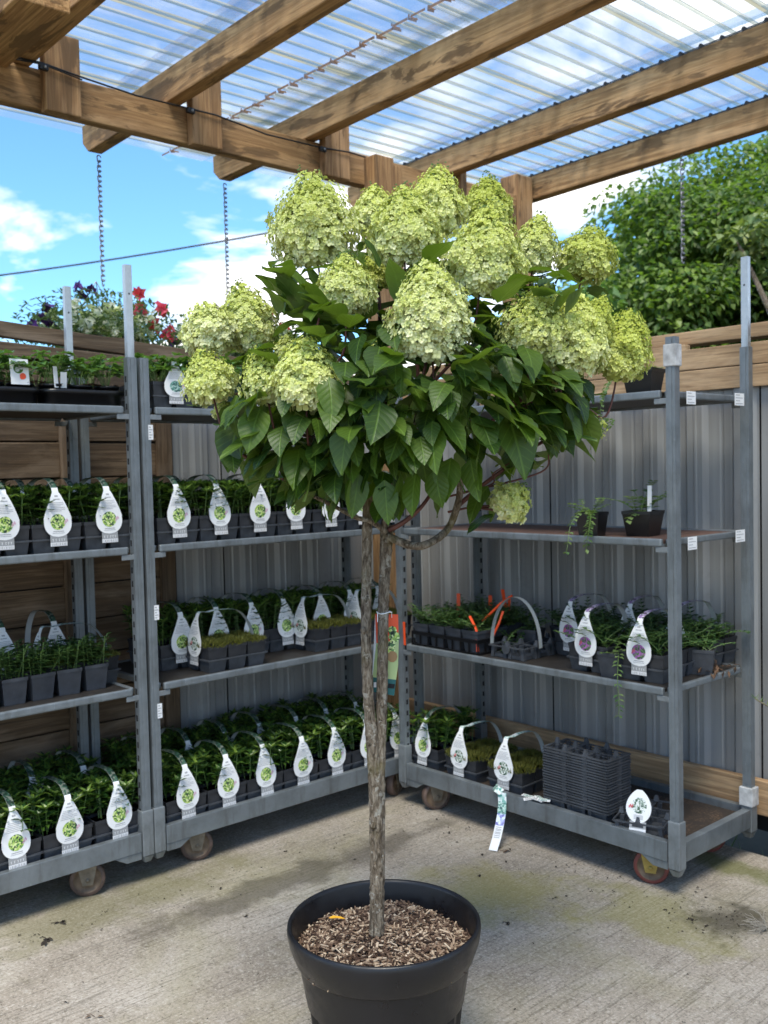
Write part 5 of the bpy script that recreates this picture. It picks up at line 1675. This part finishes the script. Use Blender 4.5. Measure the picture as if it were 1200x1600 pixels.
def big_leaf(p, d, size, droop=0.4):
    d = d.normalized()
    tip = p + HO + d * size * .95 - Vector((0, 0, droop * size * .5)) - CAM
    tz = tip.dot(fw); tx, ty = 600 + F_PX * tip.dot(cr) / tz, 800 - F_PX * tip.dot(cu) / tz
    mid_ = p + HO + d * size * .5 - CAM; mz = mid_.dot(fw); mx_, my_ = 600 + F_PX * mid_.dot(cr) / mz, 800 - F_PX * mid_.dot(cu) / mz
    for (hx, hy, hw, hh, ho, hl, hk) in HEADS:
        if hk != 'bud' and hw > 55 and mz < T0 + ho + .03:
            if any(((qx - hx) / hw * 2.1) ** 2 + ((qy - hy) / hh * 2.1) ** 2 < .85 for qx, qy in ((tx, ty), (mx_, my_))): return 0
    if ty > 575 and not inside(630 + (tx - 630) * .97, 620 + (ty - 620) * .97): return 0
    leafcard(LB, p, d, Vector((0, 0, 1)) + rdir(rng) * .35, size, size * rng.uniform(.56, .72), 0, rng.uniform(.05, .32), 6, droop)
    return 1


for i, (px, py, w, h, off, lean, kind) in enumerate(HEADS):
    dep = T0 + off
    c = A(px, py, off)
    W_, H_ = w * dep / F_PX, h * dep / F_PX
    axis = cu + cr * lean + fw * rng.uniform(-.25, .05) + rdir(rng) * .10
    if kind == 'bud': axis = cu * .6 + cr * lean * 2 + rdir(rng) * .3
    o = link_mesh('flower_head', head_mesh(W_ * .98, H_ * 1.02, kind, 100 + i, axis), hyd, c)
    # the shoot that carries it
    cand = [A(*q) for q in ((574, 782), (606, 822, .015), (640, 705, -.03), (530, 700, -.03), (500, 782, .0), (722, 770, .0), (775, 655, .02), (655, 620, .03), (500, 655, -.05), (565, 735, .06), (610, 740, .10), (820, 712, .02), (690, 740, -.06), (600, 660, .12), (455, 755, 0))]
    cand = [q for q in cand if q.z < c.z - .10] or [tipsR]
    start = min(cand, key=lambda q: (q - c).length + .6 * (q - tipsR).length)
    base_ = c - axis.normalized() * H_ * .40
    if kind == 'bud' and w < 32 and py > 700: start = start.lerp(c, .4)
    v_ = base_ - start
    mid = start + v_ * .45 + Vector((0, 0, -.02 * min(1, v_.length / .4))) + (cr * ((px - 600) / 600) * .10)
    pre = base_ - axis.normalized() * min(.09, v_.length * .3) + Vector((0, 0, -.01))
    bb = MB()
    P = smooth_path([start, mid, pre, base_ + axis.normalized() * H_ * .25], 8)
    m = len(P)
    th = .0050 if w > 60 else .0028
    if py > 750:
        P = [A(735, 792, -.03), A(765, 795, -.04), A(783, 800, -.05), base_]; m = len(P)
    bb.tube(P, [th * (1 - .62 * q / (m - 1)) for q in range(m)], 7)
    bb.build('branch', M['stem_red'], hyd)
    # paired leaves along the shoot
    L_ = v_.length
    npair = max(2, int(L_ / .055))
    for q in range(npair):
        f = .30 + .60 * q / npair + rng.uniform(-.03, .03)
        idx = max(0, min(m - 2, int(f * (m - 1)))); p = P[idx]; t_ = (P[idx + 1] - P[idx]).normalized()
        e1 = t_.orthogonal().normalized(); a = q * PI / 2 + rng.uniform(-.4, .4) + i
        e2 = t_.cross(e1)
        for sg in (0, PI):
            d = e1 * math.cos(a + sg) + e2 * math.sin(a + sg)
            d = d + t_ * .35 + Vector((0, 0, -.35))
            pet = p + d.normalized() * .022
            if rng.random() < .93:
                tow = (p + HO - CAM).dot(fw) - T0
                ln = rng.uniform(.075, .115) * (.75 if f > .7 else 1)
                if py < 480 and f > .5 and d.normalized().dot(fw) < -.25: continue
                big_leaf(pet, d, ln, rng.uniform(.2, .7))

# inner and hanging foliage: fills the crown between the shoots
nfill, tries = 0, 0
while nfill < 620 and tries < 20000:
    tries += 1
    px, py = rng.uniform(340, 930), rng.uniform(440, 815)
    if not inside(px, py): continue
    e = min(1.0, ((px - 630) / 300) ** 2 + ((py - 640) / 190) ** 2)
    if py > 740 and 620 < px < 800 and rng.random() < .72: continue
    if py > 690 and px > 680 and rng.random() < .35: continue
    half = .34 * math.sqrt(max(.02, 1 - e)) if py > 540 else .22
    off = rng.uniform(-half, half) if rng.random() < .5 else -half * rng.uniform(.55, 1)
    p = A(px, py - 38, off)
    out = (p - A(615, 640)); out.z *= .25
    d = out.normalized() * .8 + rdir(rng) * .6 + Vector((0, 0, -.45 if py > 620 else -.15 if py > 540 else .35))
    if py < 520 and off < .0 and rng.random() < .5: continue
    nfill += big_leaf(p, d, rng.uniform(.06, .112), rng.uniform(.2, .7))
for q in range(110):
    px, py = rng.uniform(455, 860), rng.uniform(455, 575)
    big_leaf(A(px, py, rng.uniform(.05, .24)), rdir(rng) + cu * .5, rng.uniform(.07, .115), rng.uniform(.1, .5))
for px, py, dx, dy, L in ((735, 735, .1, -1, .10), (760, 722, .3, -1, .09), (705, 735, -.2, -1, .10), (792, 712, .2, -1, .09), (825, 685, .3, -1, .10), (848, 655, .3, -1, .10), (680, 752, .1, -1, .09), (650, 758, -.2, -1, .10), (775, 755, 0, -1, .07), (805, 690, -.3, -1, .10), (750, 690, -.2, -1, .11), (865, 665, .6, -.8, .09), (375, 655, -.3, -1, .10), (400, 685, .1, -1, .11), (430, 700, -.3, -1, .11), (470, 735, 0, -1, .10), (372, 655, -.2, -1, .13), (392, 690, -.5, -1, .13), (350, 720, -.5, -1, .10), (455, 470, .1, -1, .13), (440, 440, -.6, -.6, .11), (478, 420, -.6, -.9, .12), (420, 700, -.1, -1, .14), (400, 720, .2, -1, .12), (440, 760, -.3, -1, .12),
                          (845, 440, .5, -.4, .10), (872, 445, .3, -.8, .10), (905, 690, .8, -.6, .10), (870, 640, .2, -1, .11), (745, 800, .0, -1, .08), (770, 800, .2, -1, .07), (690, 800, 0, -1, .09), (820, 740, .2, -1, .10), (600, 770, .1, -1, .10), (560, 760, -.1, -1, .10), (640, 790, .1, -1, .10), (630, 575, .9, .3, .12), (540, 625, -.9, .1, .13), (620, 650, .3, -.9, .14), (790, 640, .3, -.9, .16), (560, 735, -.3, -.9, .13), (460, 665, -.4, -.8, .12), (530, 680, .9, -.2, .14)):
    big_leaf(A(px, py - (20 if py > 730 else 0), -.24 if 430 < px < 800 and py > 500 else -.05), cr * dx + cu * dy - fw * .25, L, .25)
LB.build('foliage', M['hyd_leaf'], hyd)
# the bare woody limbs under the crown
for ctrl, rr in (([(606, 838), (640, 852), (668, 850), (700, 826), (716, 785), (722, 745), (745, 700)], (.010, .0095, .009, .0085, .0075, .006)),
                 ([(604, 832), (580, 815), (555, 808), (520, 790), (480, 770), (450, 752)], (.008, .006, .005, .0045, .004)),
                 ([(716, 790), (745, 765), (785, 735), (815, 715), (850, 690), (905, 682), (935, 668)], (.006, .005, .0045, .004, .003, .0022)),
                 ([(722, 750), (740, 700), (775, 650), (815, 590)], (.006, .005, .0045, .004)),
                 ([(600, 825), (610, 770), (640, 700), (660, 600)], (.008, .007, .006, .005)),
                 ([(576, 790), (560, 740), (520, 690), (495, 640)], (.008, .006, .005, .0045)),
                 ([(608, 828), (632, 815), (660, 790), (690, 745)], (.007, .006, .005, .004)),
                 ([(700, 800), (740, 792), (770, 790), (790, 788)], (.003, .0025, .002, .002))):
    bb = MB(); stemtube(bb, [A(x, y, -.05 * (i % 3) * .5) for i, (x, y) in enumerate(ctrl)], list(rr), 8, 8, .05, .04)
    bb.build('branch', M['bark'] if rr[0] > .0075 else M['stem_red'], hyd)

# care tag tied behind the trunk
tg = thing('plant_tag', 'hanging plant tag, red above green and teal, tied behind the trunk', 'plant tag', at(602, 1020, T0 + .035))
TO = tg.location.copy()
b = MB()
def tq(pts, mi, off=0.0): b.add([at(x, y, T0 + .035 - off) - TO for x, y in pts], [tuple(range(len(pts)))], mi)
tq([(586, 959), (622, 960), (623, 1000), (588, 1005)], 0)
tq([(588, 1005), (623, 1000), (622, 1040), (619, 1062), (582, 1058), (585, 1030)], 1)
tq([(582, 1058), (619, 1062), (616, 1087), (581, 1081)], 2)
tq([(581, 1081), (616, 1087), (622, 960), (586, 959)][::-1], 4, -.001)
for cx, cy, r in ((613, 985, 7), (616, 995, 9), (612, 1008, 6), (611, 1018, 7)):
    tq([(cx + r * math.cos(a * PI / 4), cy + r * math.sin(a * PI / 4)) for a in range(8)], 3, .001)
tq([(613 + 8 * math.cos(a * PI / 5), 1026 + 9 * math.sin(a * PI / 5)) for a in range(10)], 5, .0016)
tq([(584, 1066), (588, 1066), (588, 1074), (584, 1074)], 4, .001); tq([(607, 1068), (617, 1069), (616, 1076), (606, 1075)], 6, .001)
b.build('card', [M['red'], plain('tag lime print', (0.42, 0.52, 0.22), .4), plain('tag teal print', (0.005, 0.10, 0.10), .4), M['pic_green'], M['bar'], plain('tag tan print', (.35, .20, .08), .5), M['tag_dark'] if 'tag_dark' in M else M['slot']], tg)
b = MB()
ring = [at(600, 957, T0 + .015) - TO + (cr * math.cos(2 * PI * q / 16) + fw * math.sin(2 * PI * q / 16)) * .0175 + cu * (.002 * math.sin(q)) for q in range(17)]
b.tube(ring, .0012, 5, cap=False)
b.tube([at(612, 956, T0 + .02) - TO, at(612, 965, T0 + .034) - TO], .001, 5); b.tube([at(590, 957, T0 - .003) - TO, at(590, 972, T0 - .003) - TO], .001, 5)
b.build('string', M['white'], tg)

# ------------------------------------------------------------------ floor litter
b = MB(); rng = random.Random(3)
for i in range(520):
    r = rng.random()
    if r < .22: x, y = rng.gauss(-1.63, .09), rng.gauss(2.94, .07)
    elif r < .45: x, y = rng.uniform(-3.2, -1.8), 2.95 + rng.gauss(-.05, .12)
    elif r < .70: x, y = -3.2 + abs(rng.gauss(0, .12)), rng.uniform(1.1, 3.0)
    else: x, y = rng.uniform(-3.2, -1.1), rng.uniform(0.9, 3.2)
    if y > 3.5 or (x - PC.x) ** 2 + (y - PC.y) ** 2 < .05: continue
    L = rng.uniform(.001, .0042) * (2 if rng.random() < .12 else 1); d = Vector((rng.uniform(-1, 1), rng.uniform(-1, 1), 0)).normalized()
    for _q in range(rng.choice((1, 1, 2, 3))):
        leafcard(b, Vector((x + rng.uniform(-.004, .004), y + rng.uniform(-.004, .004), FZ + .001)), d + rdir(rng) * .5 + Vector((0, 0, .25)), Vector((0, 0, 1)), L * 2.2, L * rng.uniform(.8, 1.6), 0, .3, 1, .3)
tag(b.build('debris', plain('soil crumbs', (0.03, 0.022, 0.015), .95, var=.5)), kind='stuff')


def litter(x, y, label, s=1.0, mat='dead', n=5, rz=0.0):
    b = MB(); rg = random.Random(int(x * 1000))
    for i in range(n): leafcard(b, Vector((rg.uniform(-.012, .012) * s, rg.uniform(-.008, .008) * s, .003)), Vector((rg.uniform(-1, 1), rg.uniform(-.4, .4), rg.uniform(0, .4))), Vector((0, 0, 1)), .024 * s, .011 * s, 0, .5, 3, .6)
    b.tube([(0, 0, .003), (-.02 * s, .006, .004), (-.034 * s, .002, .003)], .0012, 4)
    o = b.build('dead_leaf', M[mat]); o.location = (x * 1.03, y * 1.03, FZ); o.rotation_euler = (0, 0, rz)
    tag(o, label, 'leaf')


litter(-2.99, 1.215, 'curled dark dead leaf on the concrete near the left edge, larger of two', 1.2, 'soil', 7)
litter(-3.08, 1.30, 'curled dark dead leaf on the concrete near the left trolley wheel', .9, 'soil', 5, 1.0)
litter(-2.475, 1.13, 'small reddish dead leaf flat on the concrete, bottom left', .8, 'hub_brown', 2, .5)
litter(-2.04, 2.335, 'dark soil clod with leaf scraps on the concrete right of the tub', .6, 'soil', 6, .2)
litter(-2.43, 2.80, 'brown dead leaf under the edge of the right trolley', 1.1, 'dead', 3, .9)
b = MB(); rng = random.Random(15)
for i in range(38):
    a = rng.uniform(2.2, 4.6); p = Vector((0, 0, .012)); pts = [p]; d = Vector((math.cos(a), math.sin(a), rng.uniform(-.1, .5)))
    for q in range(6):
        d = (d + rdir(rng) * .45 + Vector((0, 0, -.12))).normalized(); p = p + d * rng.uniform(.008, .018); p.z = max(.002, p.z); pts.append(p.copy())
    b.tube(pts, .0008, 4, cap=False)
o = b.build('root_tuft', M['root']); o.location = (-1.485, 2.965, FZ); tag(o, 'tuft of pale dry roots on the mossy concrete at the right edge', 'root tuft')
# weeds growing up through the gap behind the slab
b = MB(); rng = random.Random(19)
for i in range(240):
    x = rng.uniform(-2.2, 0.2); leafcard(b, Vector((x, rng.uniform(3.57, 3.75), -.205)), Vector((rng.uniform(-.5, .5), rng.uniform(-.6, .3), 1)), rdir(rng), rng.uniform(.06, .2), .006, 0, .2)
tag(b.build('weeds', M['narrow']), kind='stuff')
# shrub just outside the frame whose twig reaches in
sh = thing('rosemary_pot', 'potted rosemary at the right edge, one grey-green twig in view', 'potted plant', (-1.34, 3.40, FZ))
link_mesh('pot', pot_bm(0.26, 0.14, 0.11).mesh('pot', [M['black'], M['soil']]), sh)
b = MB(); rng = random.Random(23)
tip = at(1180, 1092, 3.55) - Vector((-1.34, 3.40, FZ))
for i in range(9):
    e = tip if i == 0 else Vector((rng.uniform(.0, .2), rng.uniform(-.15, .15), rng.uniform(.45, .7)))
    P = smooth_path([Vector((0, 0, .25)), Vector((e.x * .3 + .03, e.y * .3, .25 + (e.z - .25) * .6)), e], 10)
    b.tube(P, .0025, 5, 1)
    for q, p in enumerate(P[6:]):
        for kk in range(5):
            a = kk * 1.26 + q; leafcard(b, p, Vector((math.cos(a), math.sin(a), .6)), Vector((0, 0, 1)), .03, .004, 0, .2)
b.build('foliage', [M['vinca_light'], M['bracket']], sh)
